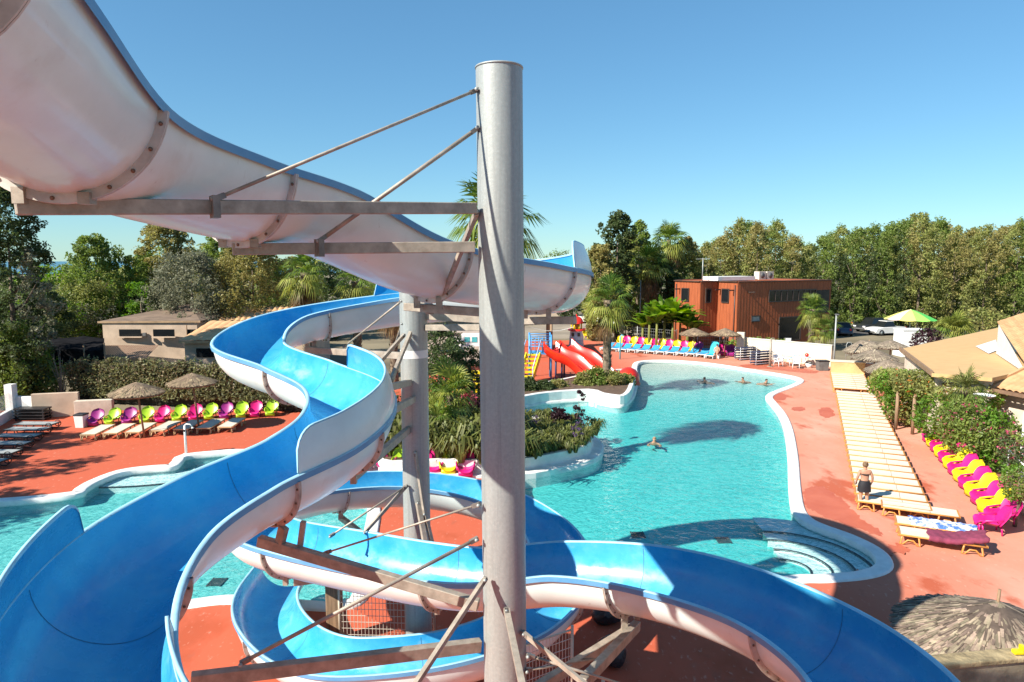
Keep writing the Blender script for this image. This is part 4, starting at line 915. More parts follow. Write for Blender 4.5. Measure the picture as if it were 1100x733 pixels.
def fan_palm(name, label, p, H, trunk_r, n, R, skirt=0, pet=1.0, lms=('palm','palmy','dead'), group=None, seed=0, trunk=True, lo=-.55, yl=.2, lean=(0,0)):
    rng = np.random.default_rng(seed); t = thing(name, label, 'palm', p, 0, group)
    top = Vector((lean[0], lean[1], H))
    if trunk:
        b = MB(); pts = [Vector((lean[0]*(i/14)**1.5, lean[1]*(i/14)**1.5, H*i/14)) for i in range(15)]
        b.tube(pts, [trunk_r*(1.25-.25*min(1, i/4)+.05*math.sin(i*2.3)) for i in range(15)], 14)
        V = []
        for k in range(int(150*H/5)):
            z = rng.uniform(.1, H*.98); a = rng.uniform(0, 6.28); q = Vector((lean[0]*(z/H)**1.5, lean[1]*(z/H)**1.5, z)); d_ = Vector((math.cos(a), math.sin(a), 0)); s2 = Vector((-d_.y, d_.x, 0)); r = trunk_r*1.0
            V.append([tuple(q+d_*r+s2*.07), tuple(q+d_*r-s2*.07), tuple(q+d_*(r+.09)-s2*.03+Vector((0,0,.16))), tuple(q+d_*(r+.09)+s2*.03+Vector((0,0,.16)))])
        b.quads(np.array(V)); b.build('trunk', PBARK, t)
    b = MB(); d_ = MB()
    for k in range(n):
        v = (k+.5)/n; el = math.pi/2*(1-v*1.0)+lo*v*1.0 if True else 0; el = math.radians(82)*(1-v)+lo*v; a = k*2.39996+rng.normal()*.15
        dv = Vector((math.cos(a)*math.cos(el), math.sin(a)*math.cos(el), math.sin(el)))
        fan_leaf(b, top+Vector((0,0,-.25*v)), dv, pet*rng.uniform(.35,1.2), R*rng.uniform(.85,1.15), 1 if (v > .62 and rng.uniform() < yl*2.4) or rng.uniform() < yl*.3 else 0, droop=.18+.45*v, rng=rng)
    b.build('fronds', [LF[lms[0]], LF[lms[1]]], t)
    for k in range(skirt):
        a = rng.uniform(0, 6.28); el = -rng.uniform(.75,1.35); z = -rng.uniform(.2, 1.0+skirt*.012)
        fan_leaf(d_, top+Vector((0,0,z)), (math.cos(a)*math.cos(el), math.sin(a)*math.cos(el), math.sin(el)), pet*.8, R*.9, 0, blades=11, span=1.3, droop=.5, rng=rng)
    if skirt: d_.build('dead_fronds', LF[lms[2]], t)
    return t
def gp(px, y, z=0): p = XY(px, y, 0); return Vector((p.x, p.y, z))
fan_palm('fan_palm', 'tall fan palm behind the main post with hanging dead fronds', Vector((-.75,29,.5)), 9.9, .22, 44, 1.4, 26, 1.05, seed=1, yl=.22)
fan_palm('fan_palm', 'fan palm with thick shaggy trunk in the white pool planter', Vector((6.35,45.2,.5)), 5.6, .27, 40, 1.15, 8, 1.0, seed=2, yl=.5, lo=-.75)
fan_palm('fan_palm', 'slender fan palm with the highest crown right of the slide end', gp(716,84), ZAT(258,84), .24, 40, 1.75, 30, 1.3, seed=3, yl=.3)
fan_palm('fan_palm', 'yellowish fan palm just left of the highest crown', gp(694,80), ZAT(285,80), .27, 36, 1.75, 24, 1.4, seed=4, yl=.6)
fan_palm('fan_palm', 'pale trunked palm between the yellowish palm and the banana plants', gp(681,84), ZAT(300,84), .22, 26, 1.1, 10, 1.0, seed=5, yl=.5)
fan_palm('fan_palm', 'bushy fan palm in front of the red building', gp(871,67.5), 3.9, .3, 46, 1.0, 0, 1.05, seed=6, yl=.35, lo=-.9)
fan_palm('fan_palm', 'low bushy fan palm at the right foot of the red building', gp(884,66), 2.0, .25, 30, .95, 0, .9, seed=66, yl=.3, lo=-.6)
fan_palm('fan_palm', 'stemless fan palm fanning out beside the tan shingle roof', gp(1023,62), 2.3, .25, 34, 1.3, 0, 1.0, ('palmy','palm','dead'), seed=7, lo=.0)
fan_palm('fan_palm', 'shaggy palm with long brown skirt below the second beam', gp(332,48), 7.9, .3, 30, 1.2, 70, .9, seed=8, yl=.6, lo=-.9)
fan_palm('fan_palm', 'shaggy palm partly hidden by the blue channel, right of the other skirted one', gp(385,50), 7.2, .3, 34, 1.2, 50, .9, seed=9, yl=.4, lo=-.9)
fan_palm('fan_palm', 'third skirted palm close to the second post', gp(424,46), 6.6, .25, 34, 1.1, 30, .9, seed=19, yl=.3, lo=-.9)
fan_palm('fan_palm', 'young bright fan palm between the two posts', gp(484,31.5,.5), 1.9, .16, 26, 1.1, 0, .95, ('palm','palmy','dead'), seed=10, yl=.9, lo=-.25)
fan_palm('fan_palm', 'young fan palm low between the posts in front of the bright one', gp(470,29.8,.5), 1.1, .16, 20, .9, 0, .8, seed=11, yl=.6, lo=-.25)
fan_palm('fan_palm', 'dusty fan palm growing out of the flowering pergola', gp(1031,30), 3.05, .14, 24, .75, 0, .6, ('olive','palm','dead'), seed=12, lo=-.7)
# banana plants
def banana(label, p, H, n, seed):
    rng = np.random.default_rng(seed); t = thing('banana_plant', label, 'banana plant', p, 0, 'banana plants beside the red building')
    MB().tube([(0,0,0),(0,0,H*.5)], [.16,.1], 8).build('stem', LF['olive'], t); b = MB()
    for k in range(n):
        a = k*2.4+rng.normal()*.2; L = rng.uniform(1.5,2.3)*H/3.4; el = rng.uniform(.75,1.45); rows = []
        for i in range(8):
            u = i/7; r = L*u*math.cos(el)*(1+.25*u); z = H*.5+L*u*math.sin(el)-.55*L*u*u*(1.4-el*.6); w = .30*math.sin(PI*min(1,u*.92+.05))**.6*H/3.4
            c = Vector((r*math.cos(a), r*math.sin(a), z)); s2 = Vector((-math.sin(a), math.cos(a), 0)); rows.append([c-s2*w+Vector((0,0,.06)), c, c+s2*w+Vector((0,0,.06))])
        b.grid(rows, 0, False)
    b.build('leaves', LF['lime'] if seed % 2 else LF['bright'], t)
for i, (px, y, H) in enumerate(((697,68,4.6),(705,66.8,5.2),(713,67.5,5.8),(722,66.8,5.6),(730,67.5,5.0),(738,66.5,4.4),(745,67,3.7),(690,69,3.8))):
    banana('bright green banana plant beside the red building, %s from the left' % ['second','third','fourth','fifth','sixth','seventh','eighth','first'][i], gp(px,y), H, 22, 30+i)
# strap-leaved clumps in the planters
def strap_proto(label, R, H, n, seed, flower=0, m='strap'):
    rng = np.random.default_rng(seed); t = thing('strap_leaf_plant', label, 'plant'); b = MB(); V = []
    for k in range(n):
        a = rng.uniform(0, 6.28); r = R*rng.uniform(.35,1); h = H*rng.uniform(.7,1.1); w = rng.uniform(.018,.035); s2 = np.array([-math.sin(a), math.cos(a), 0])*w; d_ = np.array([math.cos(a), math.sin(a), 0])
        o = d_*rng.uniform(0,.08); m1 = o+d_*r*.35+np.array([0,0,h*.8]); m2 = o+d_*r*.8+np.array([0,0,h*.95]); e = o+d_*r*1.15+np.array([0,0,h*.6])
        V += [[o+s2,o-s2,m1-s2,m1+s2],[m1+s2,m1-s2,m2-s2*.8,m2+s2*.8],[m2+s2*.8,m2-s2*.8,e-s2*.1,e+s2*.1]]
    b.quads(np.array(V)); b.build('leaves', LF[m], t)
    if flower:
        f = MB()
        for k in range(flower):
            a = rng.uniform(0,6.28); r = rng.uniform(.05,.35); h = H*rng.uniform(1.3,1.75); e = (r*math.cos(a), r*math.sin(a), h); f.tube([(0,0,.1),(e[0]*.5,e[1]*.5,h*.6),e], .009, 4)
            for q in range(16):
                d2 = rng.normal(size=3); d2 /= np.linalg.norm(d2); f.quads(leaf_quads(np.array([np.array(e)+d2*.07]), .08), 1)
        f.build('flower_stalk', [LF['strap'], LF['purple']], t)
    return t
sp = [strap_proto('x', .55, .62, 70, 1), strap_proto('x', .6, .72, 75, 2), strap_proto('x', .5, .6, 60, 3, 4)]
GS = 'strap-leaved plants filling the near pool planter'; used = set()
def place_strap(i, p, rz, lab, g, sc):
    if i not in used:
        used.add(i); o = sp[i]; o.location = p; o.rotation_euler.z = rz; o['label'] = lab; o['group'] = g; o.scale = (sc,)*3
    else: dup(sp[i], p, rz, lab, g, sc)
PLB = [(646,484),(637,494),(605,503),(556,511),(400,512),(395,470),(440,452),(526,455),(560,459),(610,461),(642,476)]
pw = [G(x, y, 0) for x, y in PLB]
cnt = 0
for k in range(900):
    x = random.uniform(562, 645); y = random.uniform(455, 500); p = G(x, y, .5)
    if not inside(pw, p.x, p.y): continue
    if min((p-Vector((q.x,q.y,.5))).length for q in pw) < .3: continue
    cnt += 1
    if cnt > 64: break
    place_strap(2 if random.random() < .08 else random.randint(0,1), p, random.uniform(0,6.28), 'strap-leaved plant massed with others in the white pool planter', GS, random.uniform(.8,1.12))
cnt = 0
for k in range(900):
    x = random.uniform(395, 560); y = random.uniform(462, 505); p = G(x, y, .5)
    if not inside(pw, p.x, p.y): continue
    cnt += 1
    if cnt > 70: break
    place_strap(random.randint(0,1), p, random.uniform(0,6.28), 'long strap-leaved plant in the palm bed behind the posts', 'strap-leaved plants of the palm bed', random.uniform(1.3,2.1))
# shrubs of the palm bed between the posts
one('shrub', 'tall dark shrub right of the second post', 474, 35.5, 352, 62, 'column', 'dark', .4, .16, 170, 50, .2, seed=81, cat='shrub', rough=.5)
one('shrub', 'dark feathery shrub behind the main post', 503, 37, 375, 36, 'column', 'dark', .4, .16, 90, 50, .25, seed=82, cat='shrub', rough=.5)
one('shrub', 'reddish oleander beside the main post', 503, 33.5, 420, 26, 'round', 'plum', .4, .14, 50, 40, .3, seed=83, cat='shrub', lm2='pinkf', frac2=.4)
one('shrub', 'broad-leaved bush low left of the second post', 418, 33, 440, 50, 'bush', 'mid', .3, .18, 90, 45, .25, seed=84, cat='shrub', lm2='olive')
one('shrub', 'dark bush behind the splash wall of the slide', 400, 36, 420, 80, 'bush', 'dark', .3, .18, 120, 45, .25, seed=85, cat='shrub')
one('shrub', 'plum-leaved bush among the strap-leaved plants in the planter', 600, 32.2, 440, 30, 'bush', 'plum', .4, .13, 40, 36, .3, seed=86, cat='shrub', trunk_r=.04)
one('shrub', 'tall dark-flowered stalks at the back of the planter', 622, 33, 421, 14, 'column', 'plum', .4, .12, 26, 24, .35, seed=87, cat='shrub', trunk_r=.03, rough=.6)
for i, (px, y, h, w, lm) in enumerate(((566,43,408,26,'dark'),(584,43.2,411,22,'dark'),(640,45.2,397,30,'mid'),(660,44.8,401,24,'olive'),(672,45.2,403,20,'mid'),(627,44.8,402,22,'olive'),(600,44,410,20,'olive'))):
    one('shrub', '%s low shrub in the far pool planter, %s from the palm trunk leftwards' % (dict(dark='dark', mid='green', olive='olive')[lm], ['seventh','sixth','third','second','first one right','fourth','fifth'][i]), px, y, h, w, 'bush', lm, .45, .17, 60, 40, .3, seed=90+i, cat='shrub', trunk_r=0, lm2='brown' if i > 1 else None)
# right side: flowering pergola bush, pink bush, small ball bush, booth bush
def hull_bush(name, label, boxes, lm, lm2, frac, leaf, n, seed, flowers=None, ff=.06):
    rng = np.random.default_rng(seed); t = thing(name, label, 'bush'); A = []
    for (c, r, k) in boxes:
        q = rng.normal(size=(k,3)); q /= np.linalg.norm(q,axis=1)[:,None]; q *= rng.uniform(.62,1.06,(k,1))**.6; A.append(np.array(c)+q*np.array(r)+rng.normal(size=(k,3))*.05)
    P = np.concatenate(A); P = P[P[:,2] > .05]; Q = leaf_quads(P, leaf, .4, rng=rng); u = rng.uniform(0,1,len(P)); key = np.sin(P[:,0]*2.2+seed)+np.sin(P[:,1]*2.6)+np.sin(P[:,2]*3.1); m2 = key > np.quantile(key, 1-frac); fl = (u < ff) & (np.sin(P[:,0]*1.7+P[:,1]*1.1+seed) > -.2) if flowers else np.zeros(len(P), bool)
    b = MB(); b.quads(Q[~m2 & ~fl], 0); b.quads(Q[m2 & ~fl], 1); b.quads(Q[fl], 2); b.build('foliage', [LF[lm], LF[lm2], LF[flowers or lm]], t)
    s = MB()
    for (c, r, k) in boxes: s.tube([(c[0],c[1],0),(c[0]+.1,c[1],c[2]*.6),(c[0],c[1],c[2]+r[2]*.5)], [.07,.05,.02], 6)
    s.build('stems', BARK, t); return t
def cb(px, y, zt, zb, wpx, dep, k): h = (zt-zb)/2; c = XY(px, y, zb+h); return ((c.x, y, zb+h), (wpx/FPX*y/2, dep/2, h), k)
hull_bush('flowering_vine', 'big green vine with orange flowers covering the pergola beside the lounger row', [cb(962,36,2.9,1.6,46,3.2,2300),cb(990,34.5,3.1,1.5,60,3.6,3000),cb(1020,33.5,3.0,1.6,56,3.4,2600),cb(1048,32.5,2.9,1.5,44,3,1700),cb(1000,36.5,2.2,.1,60,2,1500),cb(975,37,2.0,.1,40,1.6,900),cb(1012,31,2.6,.4,60,2,1600),cb(985,35.2,2.3,.05,80,1.6,2200),cb(952,37.5,2.7,.9,34,2.4,1100)], 'bright', 'olive', .5, .17, 0, 101, 'orange', .09)
for (px, y) in ((980,33.6),(962,34.6),(1003,34)):
    p = gp(px, y); o = MB().tube([(0,0,0),(0,0,2.1)], .085, 8).build('pergola_post', WOOD, loc=p); tag(o, {980:'pale round timber post holding the flowering vine, nearest the lounger row',962:'round timber post deep in the shade at the left of the vine',1003:'round timber post in the shade under the middle of the vine'}[px], 'post', 'timber posts under the vine')
hull_bush('flowering_bush', 'rounded green bush dotted with pink flowers beside the ramp', [cb(1043,28.3,2.9,.2,52,2.6,3000),cb(1070,27.5,2.5,.1,46,2.4,2300),cb(1024,29.5,2.5,.6,34,2,1300)], 'mid', 'bright', .25, .16, 0, 102, 'pinkf', .06)
hull_bush('flowering_bush', 'small bush with magenta flowers by the post of the tiled house', [cb(1089,25.2,2.3,.9,22,1.3,700)], 'dark', 'mid', .3, .14, 0, 103, 'pinkf', .3)
hull_bush('ball_shrub', 'clipped light green ball shrub at the right edge below the ramp', [cb(1094,21.6,2.05,.9,34,1.1,1500)], 'mid', 'bright', .4, .1, 0, 104)
hull_bush('bush', 'plum-leaved bush in front of the white booth', [cb(996,58,3.0,.3,30,2.4,900)], 'plum', 'dark', .3, .3, 0, 105)
hull_bush('bush', 'olive bush with bare pale boughs beside the stemless palm', [cb(1055,66,4.2,.2,60,4,1500)], 'olive', 'brown', .5, .34, 0, 106)
hull_bush('bush', 'low green bush along the foot of the red building front', [cb(815,65.5,1.3,.1,70,1.4,800)], 'mid', 'bright', .4, .26, 0, 107)
hull_bush('bush', 'dark rounded bush by the gravel track', [cb(671,76,2.2,.1,26,2.4,600)], 'dark', 'mid', .3, .3, 0, 108)
# ------------------------------------------------------------------ PLANTERS
def planter(name, label, pxs, h, th, ledge=False, zsoil=None):
    l = [G(x, y, 0) for x, y in pxs]
    if area2(l) < 0: l.reverse()
    l = smooth_loop(l, 3); t = thing(name, label, 'planter')
    b = MB(); prof = [(-.02,-1.4),(0,-.1),(0,h-.03),(-.03,h),(-th,h),(-th,h-.25)] if not ledge else [(.0,-1.4),(0,.10),(-.03,.13),(-.42,.17),(-.47,.22),(-.5,h-.02),(-.53,h),(-.72,h),(-.74,h-.2)]
    b.grid([[(p.x,p.y,z) for p in offset_loop(l, d)] for d, z in prof], closed=True, smooth=False); b.build('wall', COPING, t)
    lo2 = offset_loop(l, prof[-1][0]-.005 if not ledge else -.735); z = h-.08
    tris = tessellate_polygon([[Vector((p.x,p.y,0)) for p in lo2]]); b = MB(); b.add([(p.x,p.y,z) for p in lo2], [tuple(tr) for tr in tris]); b.build('soil_bed', SOIL, t); return t
planter('pool_planter', 'curved white planter with a sloping ledge full of strap-leaved plants', [(647,486),(638,496),(605,505),(556,513),(470,514),(395,512),(392,470),(440,450),(526,450),(560,457),(612,459),(643,474)], .62, .3, True)
planter('pool_planter', 'white walled far planter carrying the palm beside the red slide', [(681,420),(676,432),(666,436),(645,433),(632,429),(589,432),(560,437),(521,444),(521,430),(560,423),(600,417),(640,408),(672,405),(683,409)], .62, .28)
# ------------------------------------------------------------------ BUILDINGS
def wallbox(b, c, d, rz=0, mi=0): return b.box(c, d, rz, mi)
e1 = Vector((.88,.475,0)).normalized(); e2 = Vector((-.475,.88,0)).normalized()
P0 = Vector((22.6,68.5,0)); P1 = P0+e2*2.65; P2 = P1-e1*2.45; P3 = P2+e2*3.76; PR = P0+e1*14.2
cab = thing('clubhouse', 'two-storey building clad in reddish vertical boards with a flat roof', 'building')
HB = 6.55
foot = [P0, PR, PR+e2*9, P3+e1*3.2+e2*2.5, P3, P2, P1]
def prism(b, pts, z0, z1, mi=0):
    n = len(pts); vs = [(p.x,p.y,z0) for p in pts]+[(p.x,p.y,z1) for p in pts]
    b.add(vs, [(i,(i+1)%n,n+(i+1)%n,n+i) for i in range(n)]+[tuple(range(n,2*n))], mi); return b
b = MB(); prism(b, foot, 0, HB)
def slat_wall(b, A, B, z0, z1, out, w=.14):
    d = (B-A); n = int(d.length/w)
    for k in range(n):
        p = A+d*((k+.5)/n)+out*.012; b.box((p.x,p.y,(z0+z1)/2), (w*.86,.03+.012*(k % 3),z1-z0), math.atan2(d.y,d.x))
nf, nl = -e2, -e1
for A, B, o_ in ((P0,PR,nf),(P1,P0,nl),(P2,P1,nf),(P3,P2,nl)): slat_wall(b, A, B, .02, HB-.02, o_)
b.build('board_wall', WOODC, cab)
b = MB(); 
for A, B in zip(foot, foot[1:]+foot[:1]): b.beam(A+Vector((0,0,HB+.02)), B+Vector((0,0,HB+.02)), .34, .10)
b.build('roof_edge', mat('roof_edge_dark', (.07,.035,.02), .6, .2, 3), cab)
def facade_rect(A, dirv, out, s0, s1, z0, z1, m, name, fr=None, off=.05):
    c = A+dirv*((s0+s1)/2)+out*off; b = MB(); b.box((c.x,c.y,(z0+z1)/2), (s1-s0,.06,z1-z0), math.atan2(dirv.y,dirv.x)); w = b.build(name, m, cab)
    if fr:
        f = MB(); rz = math.atan2(dirv.y,dirv.x)
        for (a0,a1,b0,b1) in ((s0-.08,s1+.08,z1,z1+.1),(s0-.08,s1+.08,z0-.1,z0),(s0-.09,s0,z0,z1),(s1,s1+.09,z0,z1)):
            c = A+dirv*((a0+a1)/2)+out*(off+.03); f.box((c.x,c.y,(b0+b1)/2), (a1-a0,.12,b1-b0), rz)
        f.build('window_frame', fr, w)
    return w

FR = mat('dark_frame', (.05,.035,.03), .5, .2, 4)
w = facade_rect(P3, -e2, nl, 1.2, 2.15, 4.55, 5.75, DARK, 'window', FR); facade_rect(P2, e1, nf, .75, 1.35, 4.45, 5.75, DARK, 'window', FR); facade_rect(P1, -e2, nl, .7, 1.55, 4.5, 5.75, DARK, 'window', FR)
for A, dv, out, s in ((P3,-e2,nl,.8),(P1,-e2,nl,.4),(P1,-e2,nl,2.2)):
    c = A+dv*s+out*.35; b = MB(); b.box((c.x,c.y,5.72), (.1,.75,.12), math.atan2(dv.y,dv.x)); b.build('bracket', FR, cab)
# long front: flat terrace panel coloured as shade, window band, door, small window, raking bracket
wb = facade_rect(P0, e1, nf, 4.5, 11.6, 4.5, 5.55, DARK, 'window_band', FR)
for k in range(1,8): c = P0+e1*(4.5+7.1*k/8)+nf*.10; b = MB(); b.box((c.x,c.y,5.02), (.08,.08,1.05), math.atan2(e1.y,e1.x)); b.build('mullion', FR, wb)
facade_rect(P0, e1, nf, 6.2, 9.4, .3, 2.7, DARK, 'door', FR); facade_rect(P0, e1, nf, 2.1, 3.2, 2.55, 3.0, mat('pale_glass', (.35,.37,.38), .3, .1, 3), 'window', FR)
facade_rect(P0, e1, nf, 10.2, 13.9, 3.0, 5.5, mat('deep_shade_room', (.03,.028,.022), .8, .3, 1.5), 'terrace_shade_panel')  # flush panel, the terrace's inner shade put into its dark colour
b = MB(); c = P0+e1*1.6+nf*.45; b.beam(P0+e1*1.5+nf*.04+Vector((0,0,5.5)), P0+e1*1.5+nf*.85+Vector((0,0,5.55)), .1, .1); b.build('bracket', FR, cab)
for A, out in ((P0+nl*.08-e2*-.25, nl),(P3+nl*.08-e2*.3, nl)): MB().tube([A+Vector((0,0,.1)), A+Vector((0,0,HB-.3))], .06, 8).build('downpipe', FR, cab)
b = MB(); c = P0+e1*2.4+e2*3.5; b.box((c.x,c.y,HB+.28), (5.4,2.2,.40), math.atan2(e1.y,e1.x)); b.build('roof_light', WHITE, cab)
for s in (6.0,7.2):
    c = P0+e1*s+e2*2.6; b = MB(); b.box((c.x,c.y,HB+.55), (1.0,.7,.85), math.atan2(e1.y,e1.x)); q = b.build('air_conditioner', mat('beige_metal', (.62,.57,.48), .5, .1, 3), cab)
    cc_ = c+nf*.36; f = MB(); f.lathe([(.001,0),(.3,0),(.3,.03),(.001,.03)], n=16); o = f.build('fan_grille', GREYP, q); o.location = (cc_.x,cc_.y,HB+.55); o.rotation_euler = (PI/2,0,math.atan2(e1.y,e1.x))
p = P2+e2*1+e1*1.2; b = MB(); b.tube([(p.x,p.y,HB),(p.x,p.y,HB+2.4)], .05, 6); b.beam((p.x-.7,p.y,HB+2.3),(p.x+.7,p.y,HB+2.35),.05,.05); b.build('antenna', GALV, cab)
# cream boundary wall, its end pillar and the amber block
def wall(name, label, A, B, h, th, m, cat='wall', cap=None):
    t = thing(name, label, cat); d = B-A; c = (A+B)/2; b = MB(); b.box((c.x,c.y,h/2), (d.length,th,h), math.atan2(d.y,d.x)); bevel(b.build('body', m, t), .02)
    if cap: b = MB(); b.box((c.x,c.y,h+.03), (d.length+.06,th+.08,.06), math.atan2(d.y,d.x)); b.build('coping', cap, t)
    return t
wall('boundary_wall', 'long cream rendered wall behind the white chairs', G(800,384), G(893,394), 1.75, .25, CREAM, cap=mat('cream_cap', (.72,.66,.54), .7, .08, 2))
wall('wall_pillar', 'cream end pillar of the wall beside the red building', G(791,384), G(799,384.5), 2.3, .5, CREAM)
wall('planter_block', 'low orange rendered wall block at the far end of the lounger row', G(892,404), G(928,406), 1.15, .8, mat('orange_render', (.58,.40,.18), .8, .12, 1.5), cap=CREAM)
wall('low_wall', 'low cream wall behind the tilted grey parasols', G(928,405)+Vector((0,.5,0)), G(948,410)+Vector((2,2,0)), 1.0, .3, CREAM)
t = thing('pool_ladder', 'small steel hoop ladder behind the orange wall block', 'ladder', G(908,393)); MB().tube([(0,0,0),(0,0,1.75),(.1,0,1.95),(.35,0,1.95),(.45,0,1.75),(.45,0,0)], .03, 8).build('hoop', GALV, t); MB().box((.22,0,.9), (.45,.05,.04)).build('rung', GALV, t)
# white booth panel
t = thing('booth', 'plain white booth under the striped parasol', 'booth', gp(977, 62)); bevel(MB().box((0,0,1.2), (2.3,1.6,2.4)).build('body', WHITE, t), .03); MB().box((0,0,2.46), (2.4,1.7,.08)).build('lid', WHITEPL, t)
# tan shingle-roofed building with white gable, right
t = thing('shingle_building', 'low building with a broad flat tan shingle roof and a white gable', 'building')
SH_ = mat('tan_shingle', (.56,.37,.17), .9, .2, 1.2, stretch=(1,5,1), col2=(.48,.30,.13), detail=8)
RP = [G(x,y,3.3) for x,y in ((967,375),(1073,352),(1120,352),(1120,402),(1098,399),(1066,406),(1001,401))]
b = MB(); n = len(RP); b.add([p for p in RP]+[p-Vector((0,0,.18)) for p in RP], [tuple(range(n))]+[(i,(i+1)%n,n+(i+1)%n,n+i) for i in range(n)]); b.build('roof', SH_, t)
b = MB(); inn = [p+(sum(RP, Vector())/n-p)*.06-Vector((0,0,.18)) for p in RP]; b.add([Vector((p.x,p.y,0)) for p in inn]+inn, [(i,(i+1)%n,n+(i+1)%n,n+i) for i in range(n)]); b.build('wall', STONEW, t)
def beamline(nm, pts, w, h, m, par):
    b = MB(); [b.beam(p, q, w, h) for p, q in zip(pts[:-1], pts[1:])]; return b.build(nm, m, par)
beamline('fascia', [RP[0],RP[6]], .12, .22, WOOD, t)
# raised parapet gap
b = MB(); q0, q1, q2, q3 = G(1048,372,3.35), G(1070,365,3.35), G(1072,376,3.35), G(1062,380,3.35); b.add([q0,q1,q2,q3],[(0,1,2,3)]); b.build('roof_light', WHITE, t)
# white gable wall and tiled roof
def tiled_roof(name, c00, c10, c01, c11, par, m=TILE, step=.26, amp=.06):
    """c00-c10 along the eaves, c01-c11 along the ridge; rolls run eaves to ridge"""
    n = max(4, int((c10-c00).length/step)); k = n*6; nrm = (c10-c00).cross(c01-c00).normalized()
    if nrm.z < 0: nrm = -nrm
    rows = []
    mrow = max(3, int((c01-c00).length/.4))
    for j in range(mrow+1):
        v = j/mrow; rows.append([(c00.lerp(c10,u/k)).lerp(c01.lerp(c11,u/k), v)+nrm*(amp*abs(math.sin(PI*u/6))+.025*((j % 2))) for u in range(k+1)])
    b = MB(); b.grid(rows, 0, False); return b.build(name, m, par)
t2 = thing('gabled_house', 'white gabled house with orange roll-tiled roof at the right edge', 'house')
ga, gb, gc = PW(1070,350,42), PW(1070,374,42), PW(1106,400,36.5)
y0 = 40
gA = G(1070,380,3.35); gB = G(1103,402,3.35); zt = ZAT(348, gA.y)
b = MB(); b.add([gA, gB, Vector((gB.x,gB.y,3.36)), Vector((gA.x,gA.y,zt)), gA+Vector((8,4,0)), gA+Vector((8,4,zt-3.35))], [(0,1,2),(0,2,3),(0,3,5,4)]); b.build('wall', WHITE, t2)
tiled_roof('roof', Vector((gB.x+.1,gB.y-.1,3.45)), Vector((gA.x-.1,gA.y,zt+.1)), Vector((gB.x+5,gB.y+2.5,5.2)), Vector((gA.x+5,gA.y+2.5,zt+1.0)), t2)
# lower tiled house with canopy post
t3 = thing('tiled_lodge', 'pale walled lodge with low orange tiled roof beside the flowering vine', 'building')
c0, c1 = G(1062,416,2.75), G(1125,428,2.75); r0 = G(1098,397,3.5); r1 = G(1130,398,3.6)
tiled_roof('roof', c0, c1, r0+Vector((.4,.2,0)), r1+Vector((3,0,0)), t3, step=.3, amp=.08)
beamline('gutter', [c0-Vector((0,.05,.10)), c1-Vector((0,.05,.10))], .14, .16, mat('brown_gutter', (.22,.13,.08), .6, .2, 3), t3)
beamline('gable_trim', [c0+Vector((0,.02,.08)), r0+Vector((.4,.2,.1))], .14, .14, TILE, t3)
b = MB(); cA, cB = c0+Vector((.7,.8,0)), c1+Vector((.7,.8,0)); b.add([(cA.x,cA.y,0),(cB.x,cB.y,0),(cB.x,cB.y,2.75),(cA.x,cA.y,2.75),(cA.x+3,cA.y+5,0),(cA.x+3,cA.y+5,2.9)], [(0,1,2,3),(0,3,5,4)]); b.build('wall', STONEW, t3)
b = MB(); pp = gp(1097, 26.2); b.box((pp.x,pp.y,1.4), (.17,.17,2.8)); b.build('canopy_post', WHITE, t3)
# satellite-like pale disc under the eaves
t = thing('wall_lamp_dish', 'pale grey round dish under the eaves of the tiled lodge', 'dish', PW(1057,428,31.0)); MB().lathe([(.001,0),(.3,.05),(.45,.16)], n=20).build('dish', WHITEPL, t); MB().tube([(0,0,0),(0,.5,-.2),(0,.5,-2.2)], .03, 6).build('arm', GALV, t)
# ramp with white railing beside the pink chairs
t = thing('ramp_railing', 'white handrail with posts along the sunken ramp', 'railing')
ra, rb_ = G(1052,512), G(1096,548)
ra, rb_ = Vector((20.6,28.6,0)), Vector((17.75,21.6,0))
b = MB(); b.tube([ra+Vector((0,0,1.35)), rb_+Vector((0,0,1.05))], .035, 8); b.build('handrail', WHITE, t)
for k in range(4): p = ra.lerp(rb_, k/3); MB().tube([p, p+Vector((0,0,1.35-.1*k))], .03, 8).build('post', WHITE, t)
b = MB(); b.add([ra+Vector((.02,0,.1)), rb_+Vector((.02,0,.1)), rb_+Vector((.02,0,.85)), ra+Vector((.02,0,1.1))], [(0,1,2,3)])
wall('kerb_wall', 'low cream kerb wall behind the pink and yellow chairs', Vector((20.75,31.2,0)), Vector((16.85,20.2,0)), .28, .22, CREAM)
wall('kerb_pillar', 'short white pillar at the far end of the pink and yellow row', G(1006,470), G(1013,470), .75, .4, WHITE)
b = MB(); b.add([(20.95,31,.006),(17.4,21,.006),(20,20,.006),(24,30,.006)], [(0,1,2,3)]); tag(b.build('path', mat('ramp_surface', (.36,.13,.085), .85, .2, 1), None), kind='structure')
# rough concrete wall at lower right
t = thing('concrete_wall', 'rough stained concrete wall below the close thatched parasol', 'wall')
wa, wb_ = XY(1004,10.15,2.4), XY(1170,10.55,2.4); d = wb_-wa; c = (wa+wb_)/2
b = MB(); b.box((c.x,c.y,1.16), (d.length,.22,2.32), math.atan2(d.y,d.x)); b.build('body', CONC, t); b = MB(); b.box((c.x,c.y,2.365), (d.length+.06,.30,.09), math.atan2(d.y,d.x)); bevel(b.build('coping', mat('lichen_concrete', (.40,.31,.17), .95, .35, 3, bump=.5, bscale=16), t), .02)
t = thing('safety_clip', 'yellow plastic clip on top of the concrete wall', 'clip', XY(1093,10.3,2.41)); bevel(MB().box((0,0,.05), (.16,.10,.07)).build('body', YEL, t), .02); MB().box((.07,0,.12), (.05,.1,.07)).build('lug', YEL, t)
